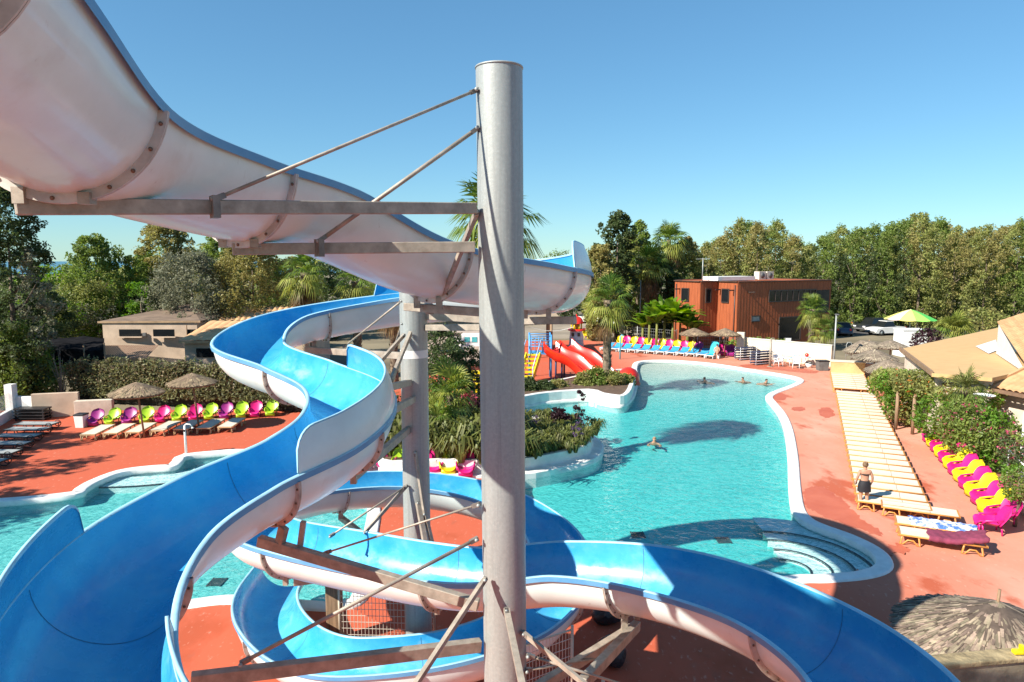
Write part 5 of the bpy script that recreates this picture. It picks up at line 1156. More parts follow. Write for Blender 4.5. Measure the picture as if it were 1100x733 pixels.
# left buildings
t = thing('service_building', 'flat tan rendered building with dark slit windows behind the hedge', 'building')
A, B = XY(112,50,2), XY(213,50.5,2); A.z = B.z = 0; zt = ZAT(345.5,50)
b = MB(); prism(b, [A,B,B+Vector((0,8,0)),A+Vector((0,8,0))], 0, zt); b.build('wall', TANW, t)
b = MB(); b.add([A+Vector((-.3,-.08,zt)), B+Vector((.3,-.08,zt)), B+Vector((.3,8,zt+.1)), A+Vector((4.2,5,zt+1.0)), A+Vector((-.3,8,zt+.1))], [(0,1,3),(1,2,3),(2,4,3),(4,0,3)]); b.build('roof', mat('brown_roof', (.20,.14,.10), .9, .25, 1, stretch=(1,4,1)), t)
b = MB(); b.beam(A+Vector((-.3,-.06,zt-.05)), B+Vector((.3,-.06,zt-.05)), .08, .14); b.build('fascia', mat('tan_trim', (.42,.28,.16), .8, .2, 2), t)
for x0,x1 in ((128,151),(164.5,187),(200,211)):
    a, c = XY(x0,49.9,3.5), XY(x1,49.9,3.5); z0, z1 = ZAT(361.5,49.9), ZAT(354,49.9); w = MB(); w.box(((a.x+c.x)/2,49.93,(z0+z1)/2), (c.x-a.x,.1,z1-z0)); w = w.build('window', DARK, t)
    f = MB(); f.box(((a.x+c.x)/2,49.9,z0-.05), (c.x-a.x+.2,.18,.08)); f.build('sill', TANW, w)
b = MB(); b.tube([XY(201,49.8,3)+Vector((0,0,-1.5)), XY(201,49.8,3)+Vector((0,0,1.0))], .05, 6); b.build('downpipe', WOOD, t)
b = MB(); q = XY(155.5,49.85,ZAT(359,50)); b.box(q, (.22,.2,.22)); b.build('wall_lamp', GREYP, t)
# lean-to with brown roof
t = thing('lean_to', 'low lean-to roof of brown boards in front of the tan building', 'lean-to')
z0, z1 = ZAT(385,45.5), ZAT(371,49.6)
b = MB(); a0_, a1_, b0_, b1_ = XY(88,45.5,z0), XY(157,45.5,z0), XY(110,49.6,z1), XY(171,49.6,z1)
for k in range(26):
    u0, u1 = k/26, (k+.9)/26; b.add([a0_.lerp(a1_,u0), a0_.lerp(a1_,u1), b0_.lerp(b1_,u1), b0_.lerp(b1_,u0)], [(0,1,2,3)])
b.build('roof', mat('brown_boards', (.17,.095,.06), .85, .3, 3, col2=(.22,.14,.09)), t)
for p in (a0_, a1_): MB().beam(Vector((p.x+.3,p.y+.2,0)), Vector((p.x+.3,p.y+.2,p.z-.05)), .12, .12).build('post', WOOD, t)
# annex with tile roofs
t = thing('tiled_annex', 'tan annex with ribbed terracotta roof right of the slit windows', 'building')
ze, zr = ZAT(366,46), ZAT(345,50)
tiled_roof('roof', XY(192,46,ze), XY(262,46,ze), XY(226,50,zr), XY(290,50,zr), t, step=.55, amp=.05)
b = MB(); p, q = XY(199,46.4,2), XY(260,46.4,2); prism(b, [Vector((p.x,p.y,0)),Vector((q.x,q.y,0)),Vector((q.x,50,0)),Vector((p.x,50,0))], 0, ze-.1); b.build('wall', TANW, t)
a, c = XY(211,46.35,2.5), XY(237,46.35,2.5); b = MB(); b.box(((a.x+c.x)/2,46.36,ZAT(379,46.4)), (c.x-a.x,.1,.6)); b.build('window', DARK, t)
b = MB(); b.beam(XY(192,46,ze-.1), XY(262,46,ze-.1), .15, .16); b.build('gutter', mat('tan_trim', (.42,.28,.16), .8, .2, 2), t)
t = thing('tiled_house', 'long terracotta tiled roof between the tan building and the blue channel', 'building')
ze, zr = ZAT(345,53), ZAT(330,57)
tiled_roof('roof', XY(204,53,ze), XY(330,53,ze), XY(210,57,zr), XY(336,57,zr), t, step=.42, amp=.09)
b = MB(); p, q = XY(206,53.4,2), XY(330,53.4,2); prism(b, [Vector((p.x,p.y,0)),Vector((q.x,q.y,0)),Vector((q.x,60,0)),Vector((p.x,60,0))], 0, ze-.1); b.build('wall', TANW, t)
t = thing('pale_roofed_shed', 'shed with flat pale blue-white roof behind the tan building', 'shed')
z = ZAT(332,66); p, q = XY(140,64,z), XY(196,64,z); b = MB(); b.add([p,q,q+Vector((-1,7,.35)),p+Vector((3,7,.35))],[(0,1,2,3)]); b.build('roof', mat('pale_metal_roof', (.60,.68,.74), .4, .08, 1), t); b = MB(); prism(b, [Vector((p.x,p.y,0)),Vector((q.x,q.y,0)),Vector((q.x,71,0)),Vector((p.x,71,0))], 0, z-.08); b.build('wall', STONEW, t); m_ = XY(170,63.8,z); MB().tube([Vector((m_.x,m_.y,0)), Vector((m_.x,m_.y,z+1.2))], .05, 6).build('vent_pipe', GALV, t)
# shade net structure left
t = thing('shade_net', 'dark shade net on posts behind the bare shrub', 'shade net')
z = ZAT(352,46); b = MB(); P_ = [[XY(24+88*i/8, 43+6*j/4, 3.2)+Vector((0,0,.08*math.sin(i*1.7+j)-.15*(j == 0))) for i in range(9)] for j in range(5)]; b.grid(P_); P2_ = [P_[0], [p-Vector((0,-.1,1.3+.4*math.sin(k*1.3))) for k, p in enumerate(P_[0])]]; b.grid(P2_); b.build('net', mat('shade_cloth', (.018,.018,.020), 1.0, .3, 3, spec=0), t)
for i in (0,3,6,8): p = P_[0][i]; MB().tube([Vector((p.x,p.y,0)), p+Vector((0,0,.4))], .05, 6).build('post', WOOD, t)
# left walls and glass fence
wall('garden_wall', 'low sunlit wall with shadow stripes at the end of the dark loungers', G(36,449), G(79,449)+Vector((0,.6,0)), 1.35, .25, TANW)
wall('garden_wall', 'pale wall block behind the white bin', G(78,450)+Vector((0,.3,0)), G(119,448)+Vector((0,.3,0)), .95, .4, STONEW)
wall('garden_wall', 'short pale wall behind the dark lounger stack', G(15,448), G(38,449), 1.2, .22, WHITE)
t = thing('glass_fence', 'glass panel fence on a low sloping white wall at the left edge', 'fence'); A, B = G(-60,492), G(13,449)
MB().beam(A+Vector((0,0,.25)), B+Vector((0,0,.25)), .2, .55).build('base_wall', WHITE, t)
gm = bpy.data.materials.new('clear_glass'); gm.use_nodes = True; bs = gm.node_tree.nodes['Principled BSDF']; bs.inputs['Transmission Weight'].default_value = .0; bs.inputs['Alpha'].default_value = .22; bs.inputs['Roughness'].default_value = .05; bs.inputs['Base Color'].default_value = (.6,.7,.65,1)
for k in range(4): p, q = A.lerp(B,k/4+.01), A.lerp(B,(k+1)/4-.01); MB().beam(p+Vector((0,0,1.0)), q+Vector((0,0,1.0)), .015, .9).build('glass_panel', gm, t)
p = G(14,449); MB().box((p.x,p.y,.95), (.42,.42,1.9)).build('pillar', WHITE, t)
# ------------------------------------------------------------------ PLAYGROUND
t = thing('toy_lighthouse', 'toy lighthouse with red dome and yellow lantern room', 'play tower', G(619,372.5))
MB().lathe([(.78,0),(.70,.75)], n=20).build('base', mat('pale_grey_plastic', (.55,.55,.58), .5, .1, 3), t); MB().lathe([(.72,.75),(.62,1.65)], n=20).build('body', WHITE, t)
MB().lathe([(.86,1.65),(.86,1.8),(.62,1.82)], n=20).build('red_band', RED, t); b = MB(); [b.tube([(.5*math.cos(a),.5*math.sin(a),1.8),(.5*math.cos(a),.5*math.sin(a),2.4)], .07, 6) for a in [PI/3*k for k in range(6)]]; b.build('lantern_posts', YEL, t); MB().lathe([(.32,1.8),(.32,2.4)], n=12).build('lantern_core', mat('dark_yellow', (.45,.25,.02), .5, .1, 3), t)
MB().lathe([(.72,2.38),(.70,2.5),(.60,2.8),(.36,3.02),(.06,3.12),(.04,3.3),(.001,3.32)], n=20).build('dome', RED, t)
for a in (-2.2,-1.3): MB().box((.66*math.cos(a),.66*math.sin(a),1.3), (.24,.24,.34), a).build('window', DARK, t)
ps = thing('play_slide', 'red twin-lane children slide with blue railed tower and yellow stair', 'play slide')
def lane(a, b_, w):
    a, b_ = Vector(a), Vector(b_); d = (b_-a); h = Vector((d.x,d.y,0)).normalized(); s2 = Vector((-h.y,h.x,0)); rows = []
    for i in range(19):
        u = i/18; z = a.z+(b_.z-a.z)*(u+.07*math.sin(2*PI*u*1.5)); c = Vector((a.x+d.x*u, a.y+d.y*u, z)); hh = .62 if u < .85 else .62-.3*(u-.85)/.15
        rows.append([c-s2*(w/2+.06)+Vector((0,0,hh-.05)), c-s2*(w/2)+Vector((0,0,hh)), c-s2*(w/2-.04)+Vector((0,0,hh*.9)), c-s2*(w/2-.12)+Vector((0,0,.08)), c-s2*w*.2, c+s2*w*.2, c+s2*(w/2-.12)+Vector((0,0,.08)), c+s2*(w/2-.04)+Vector((0,0,hh*.9)), c+s2*(w/2)+Vector((0,0,hh)), c+s2*(w/2+.06)+Vector((0,0,hh-.05)), c+s2*(w/2)+Vector((0,0,-.08)), c-s2*(w/2)+Vector((0,0,-.08)), c-s2*(w/2+.06)+Vector((0,0,hh-.05))])
    m = MB(); m.grid(rows); m.build('slide_lane', RED, ps)
ka = XY(591,49.5,2.2); kb = G(643,411,.35); ka2 = ka+Vector((1.22,.87,0)); kb2 = kb+Vector((1.22,.87,0))
lane((ka.x,ka.y,2.2), kb, 1.4); lane((ka2.x,ka2.y,2.3), kb2, 1.4)
BLUEP = mat('sky_blue_paint', (.07,.30,.62), .45, .1, 3); NAVYP = mat('navy_post', (.03,.06,.15), .5, .1, 3)
tw = XY(580,50,0)
b = MB(); b.box((tw.x,tw.y,1.95), (1.6,1.6,.1)); b.build('deck', BLUEP, ps)
for x in (-.78,.78):
    for y in (-.78,.78): MB().tube([(tw.x+x,tw.y+y,0),(tw.x+x,tw.y+y,3.35)], .06, 8).build('post', BLUEP, ps)
b = MB()
for z in (2.5,2.9,3.25):
    for (x0,y0,x1,y1) in ((-.78,-.78,.78,-.78),(-.78,-.78,-.78,.78),(-.78,.78,.78,.78)): b.tube([(tw.x+x0,tw.y+y0,z),(tw.x+x1,tw.y+y1,z)], .035, 6)
for k in range(6): b.tube([(tw.x-.78+.26*(k+.5),tw.y-.78,2.0),(tw.x-.78+.26*(k+.5),tw.y-.78,3.25)], .025, 6)
b.build('railing', BLUEP, ps)
for (px, y) in ((597,49),(603.5,50),(606,50.4)): p = gp(px,y); MB().tube([p, p+Vector((0,0,2.0))], .07, 8).build('slide_leg', NAVYP, ps)
st = XY(564,47.6,.4); b = MB()
for k in range(7): q = Vector((st.x,st.y,.25)).lerp(Vector((tw.x-.5,tw.y-.8,1.9)), k/6); b.box(q, (.95,.42,.10))
for sg in (-.5,.5): b.beam((st.x+sg,st.y,.25),(tw.x-.5+sg,tw.y-.8,1.95),.08,.4)
b.build('stair', YEL, ps)
b = MB()
for sg in (-.55,.55): b.tube([(st.x+sg,st.y,.3),(st.x+sg,st.y,1.2),(tw.x-.5+sg,tw.y-.8,3.0)], .04, 6)
b.build('stair_rail', mat('pale_blue_paint', (.35,.50,.68), .5, .1, 3), ps)
t = thing('play_dome', 'round red play dome right of the shaggy palm trunk', 'play dome', G(675,413)); MB().lathe([(.75,0),(.80,.35),(.72,.75),(.5,1.05),(.2,1.2),(.001,1.22)], n=20).build('shell', RED, t); MB().lathe([(.84,0),(.86,.1),(.8,.16)], n=20).build('skirt', mat('orange_red', (.62,.10,.03), .4, .1, 3), t)
t = thing('play_steps', 'yellow climbing steps between the two grey posts', 'play steps', gp(502,44)); b = MB(); [b.box((0,.3*k,.25+.35*k), (1.8,.5,.18)) for k in range(4)]; b.build('treads', YEL, t); [MB().box((x,.5,.7), (.1,1.6,.5)).build('side_panel', mat('dark_yellow', (.45,.25,.02), .5, .1, 3), t) for x in (-.95,.95)]
# pergola with shade sail behind the playground
t = thing('pergola', 'brown timber pergola behind the children slide', 'pergola')
pp_ = [gp(x,y) for x,y in ((545,62),(562,60),(588,62),(592,60),(550,68),(590,68))]
for p in pp_: MB().tube([p, p+Vector((0,0,3.3))], .13, 8).build('post', WOOD, t)
b = MB(); [b.beam(p+Vector((0,0,3.25)), q+Vector((0,0,3.25)), .16, .2) for p, q in ((pp_[0],pp_[2]),(pp_[1],pp_[3]),(pp_[4],pp_[5]),(pp_[0],pp_[4]),(pp_[3],pp_[5]))]; b.build('beam', WOOD, t)
b = MB(); a, c = XY(545,61,3.3), XY(592,66,3.3); b.box(((a.x+c.x)/2,64,3.55), (c.x-a.x+1,7,.12)); b.build('roof_mat', mat('tan_reed', (.42,.31,.20), .9, .2, 3), t)
s_ = MB(); s_.grid([[XY(570+46*i/8, 59+j*1.2, 2.95)+Vector((0,0,-.35*math.sin(PI*i/8)-.1*j)) for i in range(9)] for j in range(3)]); o = s_.build('shade_sail', mat('sail_cloth', (.66,.64,.58), .8, .08, 2)); tag(o, 'sagging pale shade sail hung at the front of the pergola', 'shade sail')
t = thing('snack_hut', 'pale rendered hut behind the palms between the two posts', 'hut', gp(488,58)); bevel(MB().box((0,0,1.35), (4.6,3,2.7)).build('wall', mat('hut_render', (.50,.42,.35), .85, .15, 2), t), .03); MB().box((0,0,2.76), (5,3.4,.12)).build('roof', mat('hut_roof', (.45,.36,.29), .85, .15, 2), t); MB().box((1.0,-1.52,1.9), (1.5,.05,.9)).build('sign_board', WHITE, t)
t = thing('menu_board', 'white board with turquoise picture on the pale hut', 'board', gp(506,54.8)); MB().box((0,0,2.35), (1.6,.08,1.1)).build('panel', WHITE, t); [MB().box((-.3+.6*k,-.05,2.35), (.42,.03,.42)).build('picture', mat('teal_print', (.08,.42,.45), .5, .2, 9), t) for k in range(2)]; [MB().tube([(x,0,0),(x,0,2)], .04, 6).build('leg', GALV, t) for x in (-.7,.7)]
thatch_umbrella('dark thatched parasol beyond the palms between the two posts', gp(478,50), 1.5, 2.75, 'thatched parasols', THATCHD)
# wire fence behind the far chairs
t = thing('wire_fence', 'low wire fence behind the far pink and yellow chairs', 'fence'); A, B = G(640,366), G(790,381); A += Vector((1,3,0)); B += Vector((1.5,2.5,0)); b = MB()
for z in (.1,.45,.8,1.15,1.45): b.tube([A+Vector((0,0,z)), B+Vector((0,0,z))], .012, 4)
for k in range(70): p = A.lerp(B,k/69); b.tube([p, p+Vector((0,0,1.45))], .008, 4, caps=False)
b.build('wire_mesh', GALV, t)
for k in range(8): p = A.lerp(B,k/7); MB().tube([p, p+Vector((0,0,1.6))], .05, 6).build('post', GALV, t)
# ------------------------------------------------------------------ CARS
def car(label, p, rz, col, kind='suv'):
    t = thing('parked_car', label, 'car', p, rz, 'cars in the car park'); L, W = 4.4, 1.78
    pr = [(-2.2,.35),(-2.2,.85),(-1.95,.98),(-1.0,1.0) if kind != 'pickup' else (-.5,1.0),(0,1.0),(1.15,.98),(2.0,.86),(2.2,.6),(2.2,.32)]
    b = MB(); rows = []
    for y, sx in ((-W/2,.96),(-W/2+.06,1),(0,1),(W/2-.06,1),(W/2,.96)): rows.append([(x*sx, y, z-(.04 if abs(y) > .85 else 0)) for x, z in pr]+[(-2.2*sx,y,.35)])
    b.grid(rows); b.add(rows[0][:-1], [tuple(range(len(pr)))]); b.add(rows[-1][:-1], [tuple(reversed(range(len(pr))))]); b.build('body', mat('paint_'+col[0], col[1], .3, .05, 2, coat=.6), t)
    cx0, cx1, r0_, r1_ = (-1.95,1.05,-1.6,.4) if kind == 'suv' else ((-.6,1.05,-.45,.45) if kind == 'pickup' else (-1.5,1.1,-.9,.4)); zr = 1.62 if kind != 'car' else 1.45
    b = MB(); lo_ = [(cx0,-.8,.98),(cx1,-.8,.98),(cx1,.8,.98),(cx0,.8,.98)]; hi_ = [(r0_,-.62,zr),(r1_,-.62,zr),(r1_,.62,zr),(r0_,.62,zr)]; b.add(lo_+hi_, [(0,1,5,4),(1,2,6,5),(2,3,7,6),(3,0,4,7)]); b.build('windows', DARK, t)
    bevel(MB().box(((r0_+r1_)/2,0,zr+.02), (r1_-r0_+.1,1.3,.07)).build('roof', MATS['paint_'+col[0]], t), .03)
    for sx in (-1.35,1.35):
        for sy in (-.82,.82):
            m = MB(); m.lathe([(.2,-.1),(.33,-.1),(.35,-.05),(.35,.05),(.33,.1),(.2,.1)], n=18); w = m.build('wheel', BLACK, t); w.location = (sx,sy,.35); w.rotation_euler = (PI/2,0,0); m = MB(); m.lathe([(.001,-.09),(.2,-.09),(.2,.09),(.001,.09)], n=12); m.build('rim', GALV, w)
    for sy in (-.65,.65): MB().box((2.17,sy,.72), (.1,.34,.14)).build('headlight', WHITEPL, t); MB().box((-2.19,sy,.82), (.06,.2,.26)).build('tail_light', RED, t)
    MB().box((2.2,0,.45), (.1,1.5,.16)).build('bumper', GREYP, t); return t
car('white pickup car parked beside the striped parasol', gp(951,80), PI+.25, ('white',(.72,.72,.70)), 'pickup')
car('black off-road car parked left of the white pickup', gp(936,84), PI/2+2.0, ('black',(.02,.022,.025)), 'suv')
car('dark blue car in the tree shade at the left of the car park', gp(905,80), 1.2, ('navy',(.03,.045,.09)), 'car')
car('dark grey car deep in the tree shade behind the dark blue one', gp(917,88), 1.3, ('grey',(.05,.05,.055)), 'car')
car('white car under the trees beyond the gravel track', gp(632,95), 2.6, ('white',(.72,.72,.70)), 'suv')
car('small white car half hidden behind the slide end trees', gp(660,92), 2.4, ('white',(.72,.72,.70)), 'car')
car('white car among the trees behind the terracotta roof', gp(246,66), .3, ('white',(.72,.72,.70)), 'car')
wall('entrance_gate', 'low red-brown signless gate bar at the far side of the car park', gp(906,92), gp(925,92), 1.0, .2, WOOD, cat='gate')
# ------------------------------------------------------------------ under the slide
def mesh_fence(name, label, A, B, h, nx, nz):
    t = thing(name, label, 'fence panel'); b = MB(); d = B-A
    for k in range(nx+1): p = A.lerp(B,k/nx); b.tube([p+Vector((0,0,.12)), p+Vector((0,0,h))], .007, 4, caps=False)
    for k in range(nz+1): z = Vector((0,0,.12+(h-.12)*k/nz)); b.tube([A+z, B+z], .007, 4, caps=False)
    b.build('wire_grid', mat('fence_wire', (.62,.55,.46), .5, .1, 4), t); f = MB()
    for p in (A, B): f.tube([p, p+Vector((0,0,h+.08))], .03, 8)
    f.tube([A+Vector((0,0,h)), B+Vector((0,0,h))], .02, 6); f.build('frame', mat('fence_frame', (.55,.48,.38), .5, .1, 4), t)
    for p in (A,B): MB().box((p.x,p.y,.04), (.5,.22,.08)).build('foot', CONC, t)
mesh_fence('mesh_fence', 'beige wire mesh panel standing inside the lowest slide bend', Vector((-3.9,14.6,0)), Vector((-1.75,14.5,0)), 1.5, 26, 9)
mesh_fence('mesh_fence', 'beige wire mesh panel right of the main post under the slide', Vector((.0,11.6,0)), Vector((1.15,12.3,0)), 1.7, 18, 9)
mesh_fence('mesh_fence', 'wire mesh panel lying nearer, below the main post braces', Vector((-.1,10.4,0)), Vector((1.6,11.2,0)), 1.3, 24, 9)
b = MB(); b.box((0,0,.8), (.32,.32,1.6)); o = bevel(b.build('timber_pillar', WOOD, loc=(-4.05,14.75,0)), .02); tag(o, 'brown timber pillar at the left end of the wire mesh panel', 'pillar')
def sack(label, p, s, rz):
    b = MB(); b.sphere((0,0,s[2]*.48), .5, n=18, m=12, sc=(s[0],s[1],s[2])); o = b.build('sack', mat('black_sack', (.025,.027,.035), .35, .3, 4, bump=.8, bscale=9), loc=p); o.rotation_euler.z = rz
    for v in o.data.vertices:
        v.co.z = max(0, v.co.z+.06*math.sin(v.co.x*9+rz)*math.cos(v.co.y*8)); v.co.x *= 1+.1*math.sin(v.co.z*9+rz)
    tag(o, label, 'sack', 'dark sacks under the slide')
sack('dark sack leaning at the foot of the diagonal support under the slide', G(655,676,0)+Vector((0,.3,0)), (.8,.6,.55), .3); sack('smaller dark sack with grey sheen behind the larger one', G(664,668,0)+Vector((.1,.9,0)), (.8,.6,.55), 1.0); sack('dark sack lowest in view beside the mesh panel', G(656,712,0), (.8,.65,.6), 2.0)
# ------------------------------------------------------------------ PEOPLE
SKIN = mat('skin', (.46,.24,.15), .55, .08, 6); SKIN2 = mat('skin_tanned', (.36,.18,.11), .55, .08, 6); HAIR = mat('hair_dark_blond', (.20,.12,.06), .6, .3, 30, stretch=(1,1,.3)); HAIRD = mat('hair_dark', (.03,.02,.015), .6, .3, 30)
def skin_body(parent, nodes, edges, m, name='body', root=0, sub=2):
    me = bpy.data.meshes.new(name); me.from_pydata([n[0] for n in nodes], edges, []); o = bpy.data.objects.new(name, me); COL.objects.link(o); me.materials.append(m)
    if parent: o.parent = parent
    md = o.modifiers.new('skin','SKIN'); md.use_smooth_shade = True
    lay = me.skin_vertices[0].data if me.skin_vertices else None
    if lay is None:
        bm_ = bmesh.new(); bm_.from_mesh(me); bm_.verts.layers.skin.verify(); bm_.to_mesh(me); bm_.free(); lay = me.skin_vertices[0].data
    for i, n in enumerate(nodes):
        r = n[1]; lay[i].radius = (r, r) if not isinstance(r, tuple) else r; lay[i].use_root = (i == root)
    s = o.modifiers.new('sub','SUBSURF'); s.levels = sub; s.render_levels = sub
    return o
bather = thing('person', 'bather with bun seen from behind in black shorts and bikini strap beside the lounger row', 'person', G(927,546.5), -.15)
# faces away (+Y); left arm out slightly
N_ = [((0,0,.92),(.165,.125)),((0,.0,1.06),(.135,.10)),((0,.01,1.2),(.145,.105)),((0,.0,1.34),(.165,.10)),((0,0,1.42),(.07,.065)),((0,.02,1.48),(.055,.055)),
 ((-.16,0,1.36),.065),((-.235,-.01,1.17),.045),((-.25,.07,.97),.034),((-.235,.12,.90),.03),
 ((.16,0,1.36),.065),((.245,-.02,1.17),.045),((.27,.05,.97),.034),((.25,.10,.90),.03),
 ((-.095,0,.80),.105),((-.10,.02,.48),.062),((-.10,-.02,.30),.058),((-.10,-.02,.09),.036),((-.115,.12,.03),.032),
 ((.095,0,.80),.105),((.11,.03,.48),.062),((.115,0,.30),.058),((.12,-.0,.09),.036),((.14,.13,.03),.032)]
E_ = [(0,1),(1,2),(2,3),(3,4),(4,5),(3,6),(6,7),(7,8),(8,9),(3,10),(10,11),(11,12),(12,13),(0,14),(14,15),(15,16),(16,17),(17,18),(0,19),(19,20),(20,21),(21,22),(22,23)]
# head and fingers joined into the same skinned figure
N_ += [((0,.03,1.555),(.085,.095)),((0,.04,1.62),(.07,.08))]; E_ += [(5,24),(24,25)]
for hand, sg in ((9,-1),(13,1)):
    hx = Vector(N_[hand][0])
    for f_ in range(4):
        a = len(N_); q = hx+Vector((sg*.004+(f_-1.5)*.014, .015+(f_-1.5)*.006, -.045)); N_.append((tuple(q), .0095)); N_.append((tuple(q+Vector((0,.02,-.035-.006*(1.5-abs(f_-1.5))))), .0075)); E_ += [(hand,a),(a,a+1)]
    a = len(N_); N_.append((tuple(hx+Vector((-sg*.035,.03,-.02))), .010)); N_.append((tuple(hx+Vector((-sg*.04,.045,-.055))), .008)); E_ += [(hand,a),(a,a+1)]
skin_body(bather, N_, E_, SKIN)
def cloth_tube(name, prof, m, par, n=24, leg=None):
    b = MB(); rows = []
    for rx, ry, z, ox in prof: rows.append([(ox+rx*math.cos(2*PI*k/n), ry*math.sin(2*PI*k/n), z) for k in range(n)])
    b.grid(rows, closed=True); return b.build(name, m, par)
BLK = mat('black_swimwear', (.012,.012,.016), .7, .2, 10)
cloth_tube('shorts', [(.158,.13,1.04,0),(.175,.145,.98,0),(.205,.165,.88,0),(.22,.165,.74,0),(.225,.165,.64,0)], BLK, bather)
cloth_tube('bikini_strap', [(.150,.118,1.285,0),(.154,.121,1.262,0),(.150,.118,1.24,0)], BLK, bather)
b = MB(); b.sphere((0,.01,1.60), .098, n=18, m=12, sc=(.98,1.02,1.05)); 
for v in range(len(b.v)):
    x, y, z = b.v[v]
    if y > .06 and z < 1.62: b.v[v] = (x*.9, y-.05, z+.02)
b.sphere((0,-.07,1.68), .048, n=12, m=8); b.build('hair', HAIR, bather)
# face: nose, eyes, ears, mouth (looks away from the viewer)
b = MB(); b.tube([(0,.115,1.60),(0,.135,1.56),(0,.115,1.55)], [.008,.014,.008], 6); b.sphere((-.085,.03,1.575), .02, n=8, m=6, sc=(.5,1,1.4)); b.sphere((.085,.03,1.575), .02, n=8, m=6, sc=(.5,1,1.4)); b.build('ears_and_nose', SKIN, bather)
b = MB(); [b.sphere((x,.108,1.59), .010, n=8, m=6) for x in (-.032,.032)]; b.build('eyes', WHITE, bather)
b = MB(); b.tube([(-.022,.113,1.525),(0,.118,1.522),(.022,.113,1.525)], .006, 6); b.build('mouth', mat('lips', (.36,.12,.10), .5, .1, 5), bather)
def swimmer(label, p, rz, m, hair, arms=True):
    t = thing('person', label, 'person', p+Vector((0,0,-.04)), rz, 'swimmers in the pool')
    nd = [((0,-.75,-.20),(.14,.10)),((0,-.38,-.13),(.16,.10)),((0,-.05,-.08),(.17,.10)),((0,.01,.07),(.06,.06)),((0,.03,.16),(.08,.09)),((0,.04,.25),(.075,.085)),((-.2,.0,-.05),.06),((-.33,.18,-.10),.045),((-.25,.42,-.04),.035),((.2,0,-.05),.06),((.33,.18,-.10),.045),((.25,.42,-.04),.035),((-.24,.50,-.02),.03),((.24,.50,-.02),.03)]
    ed = [(0,1),(1,2),(2,3),(3,4),(4,5),(2,6),(6,7),(7,8),(2,9),(9,10),(10,11),(8,12),(11,13)]
    for hnd in (12,13):
        hx = Vector(nd[hnd][0])
        for f_ in range(5): a = len(nd); nd.append((tuple(hx+Vector(((f_-2)*.018,.05-.012*abs(f_-1.5),0))), .010)); nd.append((tuple(hx+Vector(((f_-2)*.022,.10-.02*abs(f_-1.5),-.01))), .008)); ed += [(hnd,a),(a,a+1)]
    skin_body(t, nd, ed, m)
    b = MB(); b.sphere((0,.02,.225), .098, n=16, m=10, sc=(.97,1,.9))
    for v in range(len(b.v)):
        x,y,z = b.v[v]
        if y > .05 and z < .25: b.v[v] = (x*.9,y-.06,z+.03)
    b.build('hair', hair, t)
    b = MB(); b.tube([(0,.115,.20),(0,.14,.17),(0,.12,.155)], [.008,.014,.008], 6); [b.sphere((x,.03,.18), .02, n=8, m=6, sc=(.5,1,1.4)) for x in (-.085,.085)]; b.build('ears_and_nose', m, t)
    b = MB(); [b.sphere((x,.112,.205), .011, n=8, m=6) for x in (-.032,.032)]; b.build('eyes', WHITE, t)
swimmer('small swimmer floating in the far palm shadow, leftmost of the far three', G(757,409,-.12), 1.2, SKIN, HAIRD); swimmer('lone swimmer with wet fair hair in the middle of the pool beside the palm shadow', G(703,475,-.12), 2.95, SKIN, mat('hair_grey', (.35,.24,.15), .6, .2, 20))
swimmer('dark-haired swimmer near the far pool edge, left of a pair', G(798,409,-.12), 1.9, SKIN2, HAIRD); swimmer('tanned dark-haired swimmer near the far pool edge, right of a pair', G(823,411,-.12), -2.4, SKIN2, HAIRD)
sb = thing('person', 'small sunbather sitting beside the turquoise lounger', 'person', G(770,385), 2.6); skin_body(sb, [((0,0,.5),(.15,.12)),((0,0,.75),(.14,.10)),((0,0,.95),(.15,.1)),((0,.02,1.05),(.05,.05)),((0,.03,1.17),(.085,.09)),((-.18,0,.93),.06),((-.24,.1,.7),.042),((-.12,.3,.6),.033),((.18,0,.93),.06),((.24,.1,.7),.042),((.12,.3,.6),.033),((-.1,.1,.46),.09),((-.12,.5,.46),.062),((-.12,.5,.08),.04),((-.12,.62,.03),.032),((.1,.1,.46),.09),((.12,.5,.46),.062),((.12,.5,.08),.04),((.12,.62,.03),.032)], [(0,1),(1,2),(2,3),(3,4),(2,5),(5,6),(6,7),(2,8),(8,9),(9,10),(0,11),(11,12),(12,13),(13,14),(0,15),(15,16),(16,17),(17,18)], SKIN); b = MB(); b.sphere((0,.0,1.2), .1, n=12, m=8); b.build('hair', HAIRD, sb); cloth_tube('swim_shorts', [(.16,.14,.62,0),(.18,.16,.5,0),(.19,.18,.4,0)], mat('red_trunks', (.5,.05,.05), .7, .1, 5), sb); MB().box((0,-.02,.2), (.5,.4,.38)).build('stool', WHITEPL, sb)
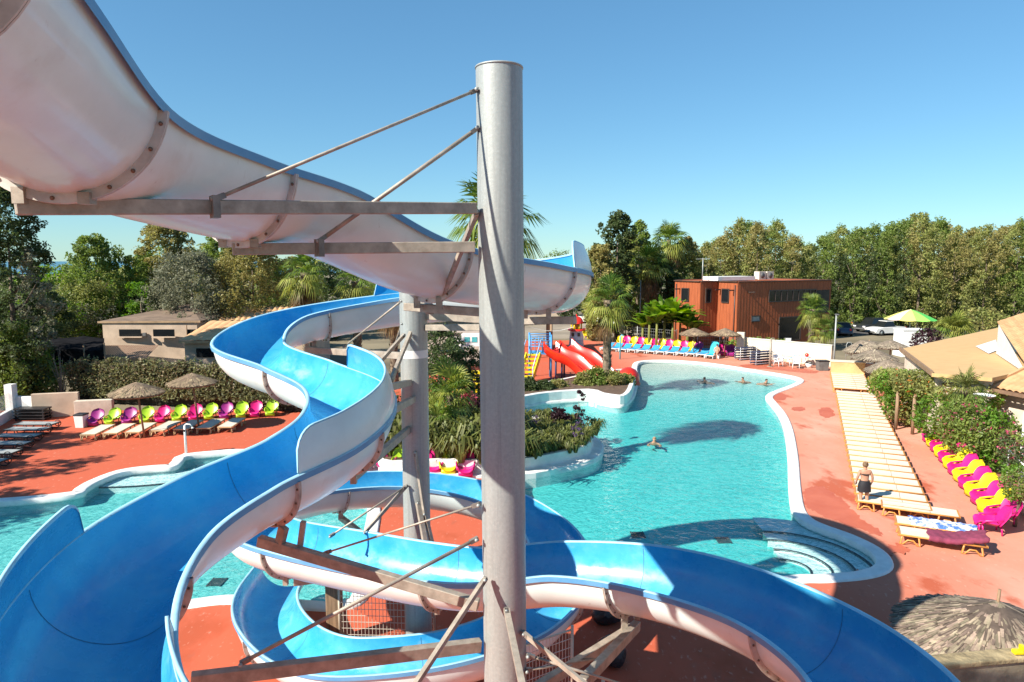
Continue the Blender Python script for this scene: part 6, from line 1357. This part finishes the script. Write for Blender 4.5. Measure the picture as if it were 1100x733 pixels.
# ------------------------------------------------------------------ LIGHT, SKY, CAMERA
SUN_EL = math.radians(37); to_sun = Vector((-.847*math.cos(SUN_EL), -.53*math.cos(SUN_EL), math.sin(SUN_EL)))
sd = bpy.data.lights.new('sun', 'SUN'); sd.energy = 5.0; sd.angle = math.radians(.53); sd.color = (1.0,.93,.82)
so = bpy.data.objects.new('sun', sd); COL.objects.link(so); so.rotation_euler = to_sun.to_track_quat('Z','Y').to_euler(); so.location = (-30,-20,40)
wd = bpy.data.worlds.new('World'); scene.world = wd; wd.use_nodes = True; N, L = wd.node_tree.nodes, wd.node_tree.links
bg = N['Background']; sk = N.new('ShaderNodeTexSky'); sk.sky_type = 'NISHITA'; sk.sun_disc = False; sk.sun_elevation = SUN_EL; sk.sun_rotation = math.atan2(to_sun.x, to_sun.y) % (2*PI)
sk.altitude = 0; sk.air_density = 1.0; sk.dust_density = 0; sk.ozone_density = 4
hs = N.new('ShaderNodeHueSaturation'); hs.inputs['Saturation'].default_value = 1.12; L.new(sk.outputs[0], hs.inputs['Color']); gm_ = N.new('ShaderNodeGamma'); gm_.inputs['Gamma'].default_value = .70; L.new(hs.outputs[0], gm_.inputs['Color']); tn = N.new('ShaderNodeMix'); tn.data_type = 'RGBA'; tn.blend_type = 'MULTIPLY'; tn.inputs[0].default_value = 1; tn.inputs[7].default_value = (.70,1.03,1.16,1); L.new(gm_.outputs[0], tn.inputs[6]); L.new(tn.outputs[2], bg.inputs['Color']); bg.inputs['Strength'].default_value = .108
cd = bpy.data.cameras.new('camera'); cam = bpy.data.objects.new('camera', cd); COL.objects.link(cam); cam.location = (0,0,CAM_H); cam.rotation_euler = (PI/2-PITCH,0,0)
cd.sensor_width = 36; cd.lens = 36*FPX/1100; cd.clip_start = .05; cd.clip_end = 12000; scene.camera = cam
vs = scene.view_settings; vs.view_transform = 'Standard'; vs.look = 'None'; vs.exposure = 0.98; vs.gamma = 1; vs.use_curve_mapping = False
scene.cycles.max_bounces = 6; scene.cycles.diffuse_bounces = 3; scene.cycles.glossy_bounces = 3; scene.cycles.transmission_bounces = 4; scene.cycles.transparent_max_bounces = 8; scene.cycles.caustics_reflective = False; scene.cycles.caustics_refractive = False; scene.cycles.use_denoising = True
